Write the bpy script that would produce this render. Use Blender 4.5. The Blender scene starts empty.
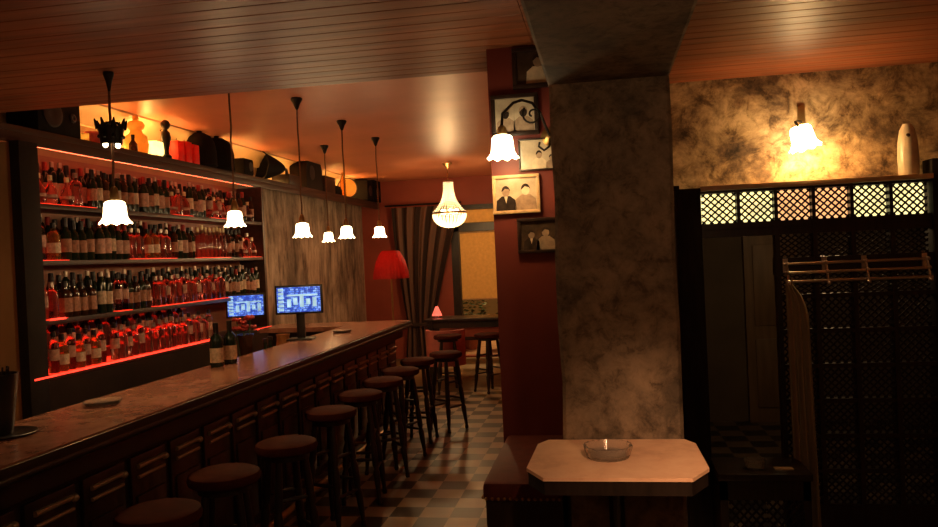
import bpy, bmesh, math, random
from mathutils import Vector, Matrix
random.seed(7)
sc = bpy.context.scene
COL = sc.collection
PI = math.pi

# ------------------------------------------------------------------ camera
F = 780.0
psi, roll, pitch = math.atan(134 / F), 0.045, math.atan(-6.5 / F)
fwd = Vector((-math.sin(psi) * math.cos(pitch), math.cos(psi) * math.cos(pitch), math.sin(pitch)))
rgt = Vector((math.cos(psi), math.sin(psi), 0))
upv = rgt.cross(fwd)
ix = rgt * math.cos(roll) - upv * math.sin(roll)
iy = rgt * math.sin(roll) + upv * math.cos(roll)
cam = bpy.data.objects.new('camera', bpy.data.cameras.new('camera'))
COL.objects.link(cam)
cam.data.sensor_width = 36
cam.data.lens = F / 938 * 36
cam.data.clip_start = 0.02
m = Matrix.Identity(4)
for i in range(3):
    m[i][0], m[i][1], m[i][2] = ix[i], iy[i], -fwd[i]
m[2][3] = 1.75
cam.matrix_world = m
sc.camera = cam

# ------------------------------------------------------------------ world and exposure
w = bpy.data.worlds.new('night'); sc.world = w
w.use_nodes = True
w.node_tree.nodes['Background'].inputs[0].default_value = (0.004, 0.004, 0.008, 1)
w.node_tree.nodes['Background'].inputs[1].default_value = 0.5
sc.view_settings.view_transform = 'Standard'
sc.view_settings.look = 'None'
sc.view_settings.exposure = 0.0
sc.view_settings.gamma = 1.0
sc.view_settings.use_curve_mapping = False
cy = sc.cycles
cy.use_denoising = True
cy.max_bounces = 8
cy.diffuse_bounces = 4
cy.glossy_bounces = 4
cy.transmission_bounces = 6
cy.transparent_max_bounces = 8
cy.caustics_reflective = False
cy.caustics_refractive = False
cy.sample_clamp_indirect = 4
cy.use_light_tree = True

WARM = (1.0, 0.60, 0.26)
AMBER = (1.0, 0.50, 0.12)
RED = (1.0, 0.035, 0.012)

def point(name, loc, power, color=WARM, radius=0.04, parent=None):
    l = bpy.data.lights.new(name, 'POINT')
    l.energy = power; l.color = color; l.shadow_soft_size = radius
    o = bpy.data.objects.new(name, l); COL.objects.link(o)
    o.location = loc; o.parent = parent
    return o

# room lamps behind and beside the viewer, plus an added fill spot
point('room_lamp_light', (0.55, 1.15, 2.30), 14, (1.0, 0.55, 0.27), 0.10)
sl = bpy.data.lights.new('table_fill_spot', 'SPOT'); sl.energy = 360; sl.color = (1.0, 0.50, 0.24); sl.spot_size = math.radians(28); sl.spot_blend = 0.8; sl.shadow_soft_size = 0.08  # spot added only to brighten the table, no real fitting
so = bpy.data.objects.new('table_fill_spot', sl); COL.objects.link(so); so.location = (0.35, 0.5, 2.72)
so.rotation_euler = (Vector((0.0, 2.62, 1.0)) - Vector((0.35, 0.5, 2.72))).to_track_quat('-Z', 'Y').to_euler()
point('room_lamp_light', (-1.5, -0.6, 2.3), 9.0, (1.0, 0.32, 0.12), 0.12)
# street lamp outside the window
point('street_lamp_light', (-1.6, 16.2, 3.0), 420, (1.0, 0.55, 0.18), 0.15)

# ------------------------------------------------------------------ materials
def newmat(name):
    mt = bpy.data.materials.new(name); mt.use_nodes = True
    nt = mt.node_tree
    return mt, nt, nt.nodes['Principled BSDF']

def coords(nt, kind='Object', scale=(1, 1, 1)):
    tc = nt.nodes.new('ShaderNodeTexCoord'); mp = nt.nodes.new('ShaderNodeMapping')
    mp.inputs['Scale'].default_value = scale
    nt.links.new(tc.outputs[kind], mp.inputs[0])
    return mp.outputs[0]

def noise(nt, vec, scale, detail=4, rough=0.55, dist=0.0):
    n = nt.nodes.new('ShaderNodeTexNoise')
    n.inputs['Scale'].default_value = scale; n.inputs['Detail'].default_value = detail
    n.inputs['Roughness'].default_value = rough; n.inputs['Distortion'].default_value = dist
    nt.links.new(vec, n.inputs['Vector'])
    return n.outputs['Fac']

def ramp(nt, fac, stops):
    r = nt.nodes.new('ShaderNodeValToRGB')
    e = r.color_ramp.elements
    while len(e) < len(stops): e.new(0.5)
    for k, (p, c) in enumerate(stops):
        e[k].position = p; e[k].color = (*c, 1)
    nt.links.new(fac, r.inputs[0])
    return r.outputs[0]

def bump(nt, bsdf, fac, strength, dist=0.01):
    b = nt.nodes.new('ShaderNodeBump'); b.inputs['Strength'].default_value = strength
    b.inputs['Distance'].default_value = dist
    nt.links.new(fac, b.inputs['Height']); nt.links.new(b.outputs[0], bsdf.inputs['Normal'])

def M(name, color, rough=0.5, metal=0.0, var=0.18, scale=6.0, stretch=(1, 1, 1), bmp=0.0, spec=0.5, trans=0.0, ior=1.45, emit=None, coat=0.0):
    mt, nt, b = newmat(name)
    v = coords(nt, 'Object', stretch)
    f = noise(nt, v, scale)
    lo = tuple(max(0, c * (1 - var)) for c in color); hi = tuple(min(1, c * (1 + var)) for c in color)
    nt.links.new(ramp(nt, f, [(0.3, lo), (0.7, hi)]), b.inputs['Base Color'])
    b.inputs['Roughness'].default_value = rough; b.inputs['Metallic'].default_value = metal
    b.inputs['Specular IOR Level'].default_value = spec
    b.inputs['Transmission Weight'].default_value = trans; b.inputs['IOR'].default_value = ior
    b.inputs['Coat Weight'].default_value = coat; b.inputs['Coat Roughness'].default_value = 0.12
    if bmp: bump(nt, b, f, bmp)
    if emit:
        b.inputs['Emission Color'].default_value = (*emit[0], 1); b.inputs['Emission Strength'].default_value = emit[1]
    return mt

def stained(name, stops, s1, s2, stretch=(1, 1, 1), rough=0.75, bmp=0.25, dist=0.0):
    mt, nt, b = newmat(name)
    v = coords(nt, 'Object', stretch)
    f1 = noise(nt, v, s1, 8, 0.68, dist); f2 = noise(nt, v, s2, 5, 0.6)
    mx = nt.nodes.new('ShaderNodeMath'); mx.operation = 'MULTIPLY_ADD'
    nt.links.new(f1, mx.inputs[0]); mx.inputs[1].default_value = 0.62
    h = nt.nodes.new('ShaderNodeMath'); h.operation = 'MULTIPLY'; h.inputs[1].default_value = 0.38
    nt.links.new(f2, h.inputs[0]); nt.links.new(h.outputs[0], mx.inputs[2])
    nt.links.new(ramp(nt, mx.outputs[0], stops), b.inputs['Base Color'])
    b.inputs['Roughness'].default_value = rough
    bump(nt, b, mx.outputs[0], bmp)
    return mt

def glow(name, color, strength, var=0.0):
    mt, nt, b = newmat(name)
    b.inputs['Base Color'].default_value = (*color, 1)
    f = noise(nt, coords(nt), 14, 2)
    c0 = tuple(c * (1 - var) for c in color)
    nt.links.new(ramp(nt, f, [(0.35, c0), (0.65, color)]), b.inputs['Emission Color'])
    b.inputs['Emission Strength'].default_value = strength
    b.inputs['Roughness'].default_value = 0.4
    return mt

def translucent(name, color, amount=0.6, rough=0.25, emit=0.0):
    mt, nt, b = newmat(name)
    f = noise(nt, coords(nt), 20, 3)
    col = ramp(nt, f, [(0.3, tuple(c * 0.85 for c in color)), (0.7, color)])
    nt.links.new(col, b.inputs['Base Color'])
    b.inputs['Roughness'].default_value = rough
    if emit:
        nt.links.new(col, b.inputs['Emission Color']); b.inputs['Emission Strength'].default_value = emit
    t = nt.nodes.new('ShaderNodeBsdfTranslucent'); nt.links.new(col, t.inputs[0])
    mx = nt.nodes.new('ShaderNodeMixShader'); mx.inputs[0].default_value = amount
    out = nt.nodes['Material Output']
    nt.links.new(b.outputs[0], mx.inputs[1]); nt.links.new(t.outputs[0], mx.inputs[2])
    nt.links.new(mx.outputs[0], out.inputs[0])
    return mt

def weathered(name, stops, scratch, s1, s2, st1=(1, 1, 1), st2=(1, 1, 1), rough=0.75, bmp=0.2):
    mt, nt, b = newmat(name)
    f1 = noise(nt, coords(nt, 'Object', st1), s1, 10, 0.72, 0.25)
    f2 = noise(nt, coords(nt, 'Object', st2), s2, 9, 0.74, 0.5)
    c1 = ramp(nt, f1, stops); c2 = ramp(nt, f2, scratch)
    mx = nt.nodes.new('ShaderNodeMix'); mx.data_type = 'RGBA'; mx.blend_type = 'MULTIPLY'
    mx.inputs['Factor'].default_value = 1.0
    nt.links.new(c1, mx.inputs['A']); nt.links.new(c2, mx.inputs['B'])
    nt.links.new(mx.outputs['Result'], b.inputs['Base Color'])
    b.inputs['Roughness'].default_value = rough
    bump(nt, b, f2, bmp)
    return mt

def tiles(name, ca, cb, size, ox, oy):
    mt, nt, b = newmat(name)
    tc = nt.nodes.new('ShaderNodeTexCoord'); mp = nt.nodes.new('ShaderNodeMapping')
    mp.inputs['Location'].default_value = (-ox / size, -oy / size, 0.5)
    mp.inputs['Scale'].default_value = (1 / size, 1 / size, 0.0)
    nt.links.new(tc.outputs['Object'], mp.inputs[0])
    ck = nt.nodes.new('ShaderNodeTexChecker'); ck.inputs['Scale'].default_value = 1.0
    ck.inputs['Color1'].default_value = (*ca, 1); ck.inputs['Color2'].default_value = (*cb, 1)
    nt.links.new(mp.outputs[0], ck.inputs['Vector'])
    f = noise(nt, coords(nt), 3.0, 5)
    mx = nt.nodes.new('ShaderNodeMix'); mx.data_type = 'RGBA'; mx.blend_type = 'MULTIPLY'
    mx.inputs['Factor'].default_value = 0.6
    nt.links.new(ck.outputs[0], mx.inputs['A'])
    nt.links.new(ramp(nt, f, [(0.3, (0.55, 0.5, 0.45)), (0.7, (1, 1, 1))]), mx.inputs['B'])
    nt.links.new(mx.outputs['Result'], b.inputs['Base Color'])
    b.inputs['Roughness'].default_value = 0.42
    return mt

MAT = {}
MAT['plank'] = M('ceiling_planks', (0.30, 0.095, 0.040), 0.42, spec=0.25, var=0.35, scale=3.0, stretch=(0.35, 6, 6), bmp=0.08)
MAT['plaster'] = M('ceiling_plaster', (0.74, 0.275, 0.14), 0.42, var=0.10, scale=1.2)
MAT['tile'] = tiles('chequer_tiles', (0.38, 0.30, 0.20), (0.03, 0.024, 0.018), 0.21, -1.517, 5.135)
MAT['carpet'] = M('worn_boards', (0.20, 0.13, 0.06), 0.6, var=0.3, scale=3, stretch=(1, 6, 1))
MAT['wall_stain'] = weathered('stained_ochre_plaster', [(0.34, (0.06, 0.036, 0.02)), (0.44, (0.20, 0.125, 0.065)), (0.52, (0.46, 0.31, 0.16)), (0.62, (0.74, 0.54, 0.30))], [(0.38, (0.30, 0.25, 0.20)), (0.47, (0.80, 0.76, 0.70)), (0.54, (1, 1, 1))], 3.0, 9.0, (1, 1, 1.3), (1, 1, 0.8))
MAT['pillar'] = weathered('mottled_pillar_plaster', [(0.36, (0.09, 0.070, 0.046)), (0.46, (0.19, 0.145, 0.096)), (0.54, (0.25, 0.19, 0.125)), (0.66, (0.30, 0.225, 0.145))], [(0.35, (0.35, 0.32, 0.28)), (0.47, (0.8, 0.78, 0.74)), (0.57, (1, 1, 1))], 3.0, 16.0)
MAT['grey'] = weathered('stained_grey_plaster', [(0.34, (0.13, 0.10, 0.075)), (0.46, (0.34, 0.26, 0.19)), (0.56, (0.55, 0.43, 0.32)), (0.66, (0.66, 0.52, 0.38))], [(0.36, (0.28, 0.25, 0.22)), (0.47, (0.75, 0.72, 0.70)), (0.57, (1, 1, 1))], 1.2, 3.0, (1, 1.6, 0.7), (1, 2.5, 0.5))
MAT['brown'] = M('brown_plaster', (0.46, 0.27, 0.13), 0.7, var=0.2, scale=2)
MAT['redwall'] = M('oxblood_paint', (0.165, 0.029, 0.02), 0.5, var=0.10, scale=2.5)
MAT['endwall'] = M('red_brown_paint', (0.34, 0.07, 0.04), 0.55, var=0.12, scale=2)
MAT['dark'] = M('dark_wall', (0.10, 0.07, 0.045), 0.7, var=0.2, scale=2)
MAT['cornice'] = M('cream_cornice', (0.55, 0.38, 0.20), 0.5, var=0.1, scale=3)
MAT['wood'] = M('black_stained_wood', (0.024, 0.014, 0.009), 0.36, var=0.4, scale=5, stretch=(8, 1, 1), bmp=0.05)
MAT['woodpanel'] = M('varnished_dark_wood', (0.020, 0.011, 0.007), 0.28, var=0.3, scale=5, stretch=(1, 1, 6), coat=0.6)
MAT['shelfwood'] = M('dark_shelf_wood', (0.055, 0.028, 0.018), 0.4, var=0.3, scale=4, stretch=(6, 0.6, 6))
MAT['backpanel'] = M('back_panel_wood', (0.34, 0.14, 0.08), 0.45, var=0.25, scale=3, stretch=(4, 0.6, 4))
MAT['marble'] = stained('brown_marble', [(0.32, (0.20, 0.08, 0.05)), (0.5, (0.36, 0.165, 0.105)), (0.68, (0.46, 0.23, 0.155))], 3.0, 12.0, rough=0.2, bmp=0.01)
MAT['marble2'] = stained('tan_marble', [(0.36, (0.62, 0.37, 0.23)), (0.5, (0.82, 0.54, 0.36)), (0.64, (0.90, 0.64, 0.45))], 3.0, 14.0, rough=0.3, bmp=0.01)
MAT['leather'] = M('dark_red_leather', (0.10, 0.022, 0.014), 0.55, var=0.25, scale=14, bmp=0.1, spec=0.2)
MAT['seat'] = M('brown_seat_leather', (0.060, 0.014, 0.007), 0.65, var=0.25, scale=12, bmp=0.08, spec=0.02)
MAT['iron'] = M('black_iron', (0.02, 0.016, 0.013), 0.45, 0.6, var=0.3)
MAT['brass'] = M('aged_brass', (0.45, 0.28, 0.10), 0.35, 0.9, var=0.2)
MAT['cord'] = M('twisted_cord', (0.16, 0.07, 0.03), 0.7, var=0.3, scale=60)
MAT['chrome'] = M('chrome', (0.75, 0.70, 0.62), 0.16, 1.0, var=0.05)
MAT['black'] = M('black_plastic', (0.012, 0.011, 0.011), 0.4, var=0.3)
MAT['speaker'] = M('speaker_black', (0.010, 0.008, 0.007), 0.75, var=0.3, spec=0.1)
MAT['shade'] = glow('lit_frosted_glass', (1.0, 0.76, 0.42), 14.0, 0.12)
MAT['shade_strong'] = glow('lit_frosted_glass_strong', (1.0, 0.72, 0.36), 20.0, 0.12)
MAT['bulb'] = glow('lit_bulb', (1.0, 0.80, 0.45), 14.0)
MAT['ledred'] = glow('red_light_panel', RED, 1.7, 0.35)
MAT['ledstrip'] = glow('red_light_strip', (1.0, 0.05, 0.025), 2.6, 0.35)
MAT['amberglow'] = glow('amber_light_block', (1.0, 0.66, 0.20), 3.2, 0.2)
MAT['rope'] = glow('amber_rope_light', (1.0, 0.46, 0.11), 75.0)
MAT['clear'] = M('clear_glass', (0.92, 0.86, 0.82), 0.06, trans=1.0, ior=1.35, var=0.02)
MAT['ashglass'] = M('pressed_glass', (0.95, 0.88, 0.78), 0.12, trans=0.85, ior=1.22, var=0.02)
MAT['redlitglass'] = M('red_lit_clear_glass', (0.95, 0.45, 0.38), 0.10, trans=0.95, ior=1.35, var=0.05)  # clear glass, red shelf light tinted into its colour
MAT['green'] = M('dark_green_glass', (0.012, 0.022, 0.010), 0.10, var=0.2)
MAT['brownglass'] = M('brown_glass', (0.06, 0.022, 0.008), 0.10, var=0.2, trans=0.25)
MAT['amberglass'] = M('amber_spirit', (0.95, 0.55, 0.16), 0.10, trans=0.9, ior=1.35, var=0.08)
MAT['labelp'] = M('pink_paper_label', (0.50, 0.28, 0.20), 0.6, var=0.35, scale=45)
MAT['labelb'] = M('brown_paper_label', (0.36, 0.16, 0.09), 0.6, var=0.35, scale=45)
MAT['labelc'] = M('cream_paper_label', (0.62, 0.47, 0.32), 0.6, var=0.3, scale=45)
MAT['capb'] = M('black_cap', (0.015, 0.012, 0.012), 0.35, var=0.3)
MAT['caps'] = M('silver_cap', (0.6, 0.5, 0.42), 0.3, 0.8, var=0.2)
MAT['capg'] = M('highlight_cream_cap', (0.95, 0.78, 0.46), 0.35, 0.1, var=0.15)  # bright cream stands in for lamplight on the bottle necks
MAT['capr'] = M('red_cap', (0.4, 0.03, 0.02), 0.4, var=0.3)
MAT['blind'] = M('cream_blind', (0.80, 0.60, 0.33), 0.7, var=0.05, scale=2)
MAT['blind'] = translucent('cream_blind_cloth', (0.88, 0.66, 0.36), 0.72, 0.8)
MAT['paleframe'] = M('pale_gold_wood', (0.62, 0.42, 0.22), 0.4, var=0.15, scale=20)
MAT['darkframe'] = M('black_frame_wood', (0.025, 0.014, 0.010), 0.35, var=0.3, scale=20)
MAT['photo'] = stained('old_photo_paper', [(0.3, (0.30, 0.24, 0.17)), (0.55, (0.60, 0.50, 0.36)), (0.7, (0.72, 0.62, 0.46))], 5, 14, rough=0.12, bmp=0.0)
MAT['photodark'] = stained('dark_photo_paper', [(0.35, (0.02, 0.014, 0.010)), (0.6, (0.09, 0.06, 0.04)), (0.75, (0.2, 0.15, 0.1))], 6, 14, rough=0.12, bmp=0.0)
MAT['fig_d'] = M('photo_dark_tone', (0.035, 0.025, 0.02), 0.15, var=0.4, scale=25)
MAT['fig_l'] = M('photo_light_tone', (0.72, 0.60, 0.42), 0.15, var=0.2, scale=25)
MAT['fig_m'] = M('photo_mid_tone', (0.36, 0.26, 0.18), 0.15, var=0.3, scale=25)
MAT['redshade'] = translucent('red_pleated_silk', (0.62, 0.055, 0.045), 0.65, 0.6)
MAT['bead'] = translucent('crystal_beads', (1.0, 0.84, 0.55), 0.55, 0.12, 1.3)
MAT['cloth'] = M('olive_brown_cloth', (0.36, 0.30, 0.18), 0.85, var=0.2, scale=8, stretch=(4, 4, 0.6))
MAT['chrome'].node_tree.nodes['Principled BSDF'].inputs['Roughness'].default_value = 0.28
MAT['ceramic'] = M('cream_ceramic', (0.70, 0.55, 0.36), 0.3, var=0.15, scale=10)
MAT['doorwood'] = M('brown_door', (0.17, 0.10, 0.05), 0.5, var=0.25, scale=3, stretch=(6, 6, 0.7))
MAT['redbox'] = translucent('red_candle_wax', (0.85, 0.05, 0.03), 0.5, 0.4)
MAT['jar'] = translucent('amber_jar_glass', (1.0, 0.72, 0.30), 0.6, 0.1)
MAT['disc'] = translucent('drum_skin', (1.0, 0.66, 0.28), 0.6, 0.5)
MAT['pink'] = M('pink_upholstery', (0.55, 0.16, 0.13), 0.6, var=0.15, scale=10)
MAT['asphalt'] = M('street_paving', (0.42, 0.25, 0.16), 0.8, var=0.25, scale=5)
MAT['facade'] = M('street_facade', (0.40, 0.28, 0.15), 0.8, var=0.15, scale=1)
MAT['leafm'] = M('dark_leaves', (0.05, 0.09, 0.03), 0.6, var=0.4, scale=8)
MAT['terracotta'] = M('terracotta', (0.35, 0.14, 0.07), 0.7, var=0.2, scale=6)
MAT['pane_c'] = glow('lit_cream_pane', (1.0, 0.84, 0.36), 1.7, 0.25)
MAT['pane_o'] = glow('lit_orange_pane', (1.0, 0.50, 0.20), 1.5, 0.30)
def pane_mat():
    mt, nt, b = newmat('window_glass')
    b.inputs['Roughness'].default_value = 0.03
    f = noise(nt, coords(nt), 2, 2)
    nt.links.new(ramp(nt, f, [(0.4, (0.9, 0.9, 0.88)), (0.6, (0.96, 0.96, 0.95))]), b.inputs['Base Color'])
    t = nt.nodes.new('ShaderNodeBsdfTransparent'); mx = nt.nodes.new('ShaderNodeMixShader'); mx.inputs[0].default_value = 0.92
    b.inputs['Base Color'].default_value = (0.02, 0.02, 0.02, 1)
    for l in list(b.inputs['Base Color'].links): nt.links.remove(l)
    nt.links.new(b.outputs[0], mx.inputs[1]); nt.links.new(t.outputs[0], mx.inputs[2])
    nt.links.new(mx.outputs[0], nt.nodes['Material Output'].inputs[0])
    return mt
MAT['glasspane'] = pane_mat()
MAT['matte'] = M('matt_black_wood', (0.016, 0.010, 0.007), 0.7, var=0.35, scale=5, stretch=(6, 1, 1), spec=0.2)
MAT['lattice'] = M('matt_lattice_wood', (0.022, 0.013, 0.008), 0.65, var=0.3, spec=0.25)
MAT['bead_lit'] = translucent('lit_crystal_beads', (1.0, 0.82, 0.50), 0.5, 0.12, 3.2)
MAT['orangefruit'] = M('orange_peel', (0.55, 0.22, 0.06), 0.5, var=0.2, scale=30)
MAT['redcloth'] = M('red_petals', (0.45, 0.05, 0.04), 0.6, var=0.35, scale=30)
MAT['napkin'] = M('pale_paper', (0.5, 0.36, 0.22), 0.7, var=0.15, scale=20)

def stripes_mat():
    mt, nt, b = newmat('striped_drape')
    tc = nt.nodes.new('ShaderNodeTexCoord')
    wv = nt.nodes.new('ShaderNodeTexWave'); wv.inputs['Scale'].default_value = 1.7
    wv.inputs['Distortion'].default_value = 0.4
    nt.links.new(tc.outputs['UV'], wv.inputs['Vector'])
    nt.links.new(ramp(nt, wv.outputs['Fac'], [(0.35, (0.035, 0.018, 0.012)), (0.6, (0.20, 0.11, 0.075))]), b.inputs['Base Color'])
    b.inputs['Roughness'].default_value = 0.8
    return mt
MAT['drape'] = stripes_mat()

def screen_mat():
    mt, nt, b = newmat('till_screen')
    v = coords(nt, 'Object', (1, 1, 1))
    br = nt.nodes.new('ShaderNodeTexBrick')
    br.inputs['Scale'].default_value = 14; br.inputs['Mortar Size'].default_value = 0.03
    br.inputs['Color1'].default_value = (0.05, 0.16, 0.85, 1); br.inputs['Color2'].default_value = (0.30, 0.50, 1.0, 1)
    br.inputs['Mortar'].default_value = (0.01, 0.02, 0.15, 1)
    mp = nt.nodes.new('ShaderNodeMapping'); mp.inputs['Rotation'].default_value = (PI / 2, 0, 0)
    nt.links.new(v, mp.inputs[0]); nt.links.new(mp.outputs[0], br.inputs['Vector'])
    f = noise(nt, v, 24, 3)
    mx = nt.nodes.new('ShaderNodeMix'); mx.data_type = 'RGBA'
    nt.links.new(ramp(nt, f, [(0.44, (0, 0, 0)), (0.58, (1, 1, 1))]), mx.inputs['Factor'])
    nt.links.new(br.outputs[0], mx.inputs['A']); mx.inputs['B'].default_value = (0.02, 0.05, 0.35, 1)
    nt.links.new(mx.outputs['Result'], b.inputs['Emission Color']); b.inputs['Emission Strength'].default_value = 1.25
    b.inputs['Base Color'].default_value = (0.01, 0.01, 0.02, 1); b.inputs['Roughness'].default_value = 0.2
    return mt
MAT['screen'] = screen_mat()
MAT['screenpale'] = glow('pale_screen_block', (0.40, 0.72, 1.0), 0.95, 0.6)

# ------------------------------------------------------------------ helpers
class MB:
    def __init__(s): s.bm = bmesh.new()
    def box(s, x0, x1, y0, y1, z0, z1, rot=None, bev=0.0):
        r = bmesh.ops.create_cube(s.bm, size=1.0)
        vs = r['verts']
        c = Vector(((x0 + x1) / 2, (y0 + y1) / 2, (z0 + z1) / 2)); d = Vector((abs(x1 - x0), abs(y1 - y0), abs(z1 - z0)))
        for v in vs: v.co = Vector((v.co.x * d.x, v.co.y * d.y, v.co.z * d.z))
        if rot is not None:
            for v in vs: v.co = rot @ v.co
        for v in vs: v.co += c
        if bev:
            es = list({e for v in vs for e in v.link_edges})
            bmesh.ops.bevel(s.bm, geom=es, offset=bev, segments=2, affect='EDGES', profile=0.6)
        return s
    def loft(s, rings, close=True, cap=True):
        bv = [[s.bm.verts.new(p) for p in r] for r in rings]
        n = len(bv[0])
        for a, b in zip(bv, bv[1:]):
            for k in range(n if close else n - 1):
                q = (k + 1) % n
                try: s.bm.faces.new((a[k], a[q], b[q], b[k]))
                except ValueError: pass
        if cap and close:
            try:
                s.bm.faces.new(list(reversed(bv[0]))); s.bm.faces.new(bv[-1])
            except ValueError: pass
        return s
    def lathe(s, prof, n=20, c=(0, 0, 0), sq=2.0, wob=None, cap=True):
        rings = []
        for k, (r, z) in enumerate(prof):
            ring = []
            for j in range(n):
                a = 2 * PI * j / n
                ca, sa = math.cos(a), math.sin(a)
                q = r if sq == 2.0 else r / (abs(ca) ** sq + abs(sa) ** sq) ** (1 / sq)
                zz = z
                if wob: q, zz = wob(k, a, q, z)
                ring.append(Vector((c[0] + q * ca, c[1] + q * sa, c[2] + zz)))
            rings.append(ring)
        return s.loft(rings, cap=cap)
    def tube(s, pts, r, n=8):
        pts = [Vector(p) for p in pts]
        rs = r if isinstance(r, (list, tuple)) else [r] * len(pts)
        t = (pts[1] - pts[0]).normalized()
        ref = Vector((0, 0, 1)) if abs(t.z) < 0.9 else Vector((1, 0, 0))
        u = t.cross(ref).normalized()
        rings = []
        for k, p in enumerate(pts):
            if k == 0: t = (pts[1] - p)
            elif k == len(pts) - 1: t = (p - pts[k - 1])
            else: t = (pts[k + 1] - pts[k - 1])
            t.normalize()
            u = (u - t * u.dot(t)).normalized(); v = t.cross(u)
            rings.append([p + (u * math.cos(2 * PI * j / n) + v * math.sin(2 * PI * j / n)) * rs[k] for j in range(n)])
        return s.loft(rings)
    def ball(s, c, r, seg=10, sz=1.0):
        prof = [(max(1e-4, r * math.sin(PI * k / (seg))), -r * sz * math.cos(PI * k / seg)) for k in range(seg + 1)]
        return s.lathe(prof, seg + 4, c)
    def prism(s, poly, axis, a, b):
        def P(p, q):
            return {'z': (p[0], p[1], q), 'y': (p[0], q, p[1]), 'x': (q, p[0], p[1])}[axis]
        return s.loft([[Vector(P(p, a)) for p in poly], [Vector(P(p, b)) for p in poly]])
    def sheet(s, grid, thick):
        # a thin solid from a grid of points [row][col], offset along y
        uvl = s.bm.loops.layers.uv.new('UVMap')
        R, C = len(grid), len(grid[0])
        f = [[s.bm.verts.new(p) for p in row] for row in grid]
        bk = [[s.bm.verts.new(Vector(p) + Vector((0, thick, 0))) for p in row] for row in grid]
        def face(vs, uv):
            fc = s.bm.faces.new(vs)
            for lp, q in zip(fc.loops, uv): lp[uvl].uv = q
        for i in range(R - 1):
            for j in range(C - 1):
                uv = [(j / C, i / R), ((j + 1) / C, i / R), ((j + 1) / C, (i + 1) / R), (j / C, (i + 1) / R)]
                face((f[i][j], f[i][j + 1], f[i + 1][j + 1], f[i + 1][j]), uv)
                face((bk[i + 1][j], bk[i + 1][j + 1], bk[i][j + 1], bk[i][j]), uv[::-1])
        for i in range(R - 1):
            for j in (0, C - 1):
                q = [f[i][j], bk[i][j], bk[i + 1][j], f[i + 1][j]]
                face(q if j else q[::-1], [(j / C, i / R)] * 4)
        for j in range(C - 1):
            for i in (0, R - 1):
                q = [f[i][j], f[i][j + 1], bk[i][j + 1], bk[i][j]]
                face(q[::-1] if i == 0 else q, [(j / C, i / R)] * 4)
        return s
    def build(s, name, mat, parent=None, loc=(0, 0, 0), smooth=True, rot=None):
        bmesh.ops.recalc_face_normals(s.bm, faces=s.bm.faces)
        me = bpy.data.meshes.new(name)
        s.bm.to_mesh(me); s.bm.free()
        if smooth:
            for p in me.polygons: p.use_smooth = True
            try: me.set_sharp_from_angle(angle=math.radians(38))
            except Exception: pass
        me.materials.append(mat)
        o = bpy.data.objects.new(name, me); COL.objects.link(o)
        o.parent = parent; o.location = loc
        if rot: o.rotation_euler = rot
        return o

def tag(o, label, cat, group=None):
    o['label'] = label; o['category'] = cat
    if group: o['group'] = group
    return o
def thing(name, label, cat, loc=(0, 0, 0), rz=0.0, group=None):
    o = bpy.data.objects.new(name, None); COL.objects.link(o)
    o.empty_display_size = 0.1
    o.location = loc; o.rotation_euler = (0, 0, rz)
    return tag(o, label, cat, group)
def struct(mb, name, mat, parent=None, smooth=False):
    o = mb.build(name, mat, parent, smooth=smooth)
    if parent is None: o['kind'] = 'structure'
    return o
KIDS = {}
def copy_tree(o, parent=None):
    c = o.copy(); COL.objects.link(c); c.parent = parent
    for ch in [x for x in o.children]: copy_tree(ch, c)
    return c
def dup(o, loc, rz=None, label=None, group=None):
    c = copy_tree(o); c.location = loc
    if rz is not None: c.rotation_euler = (0, 0, rz)
    if label: c['label'] = label
    if group: c['group'] = group
    return c
ORD = ['first', 'second', 'third', 'fourth', 'fifth', 'sixth', 'seventh', 'eighth', 'ninth', 'tenth', 'eleventh', 'twelfth', 'thirteenth', 'fourteenth', 'fifteenth', 'sixteenth', 'seventeenth', 'eighteenth', 'nineteenth', 'twentieth']
TENS = {20: 'twenty', 30: 'thirty', 40: 'forty', 50: 'fifty'}
def ordinal(n):
    if n <= 20: return ORD[n - 1]
    t = n // 10 * 10
    return {30: 'thirtieth', 40: 'fortieth', 50: 'fiftieth'}[t] if n % 10 == 0 else TENS[t] + '-' + ORD[n % 10 - 1]

# ------------------------------------------------------------------ room shell
XL, XR, YB, YE = -4.20, 3.0, -3.0, 13.4
YP = 4.365          # far edge of the plank ceiling
YW = 5.10           # ochre wall over the lattice screen
struct(MB().box(XL - .1, XR + .1, YB - .1, YW, -0.10, 0).box(XL - .1, -.2, YW, 10.05, -0.10, 0), 'floor', MAT['tile'])
struct(MB().box(-.2, XR + .1, YW, 8.2, -0.10, 0), 'floor_passage', tiles('shade_darkened_tiles', (0.13, 0.09, 0.055), (0.02, 0.015, 0.012), 0.21, -1.517, 5.135))  # same chequer, colours darkened to paint in the passage shade
struct(MB().box(XL - .1, 0, 10.05, YE, -0.10, 0.0), 'floor_far', MAT['carpet'])
# plank ceiling with real grooves, planks run across the room
pl = MB()
y = YB; k = 0
while y < YW + 0.05:
    y1 = y + 0.112
    for (xa, xb, yend) in ((XL, -0.30, YP), (-0.30, XR, YW)):
        if y < yend - 0.01:
            pl.box(xa, xb, y + 0.0015, min(y1, yend) - 0.0015, 2.79, 2.83, bev=0.004)
    y = y1; k += 1
struct(pl, 'ceiling', MAT['plank'])
struct(MB().box(XL, XR, YB, YP, 2.83, 2.90).box(-0.30, XR, YP, YW + .1, 2.83, 2.90), 'ceiling_boarding', MAT['dark'])
struct(MB().box(XL, -0.30, YP - 0.06, YP, 2.82, 3.17), 'trim_ceiling_step', MAT['wood'])
struct(MB().box(XL - .1, -0.25, YP - .05, YE + .1, 3.15, 3.25), 'ceiling_plaster', MAT['plaster'])
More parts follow.
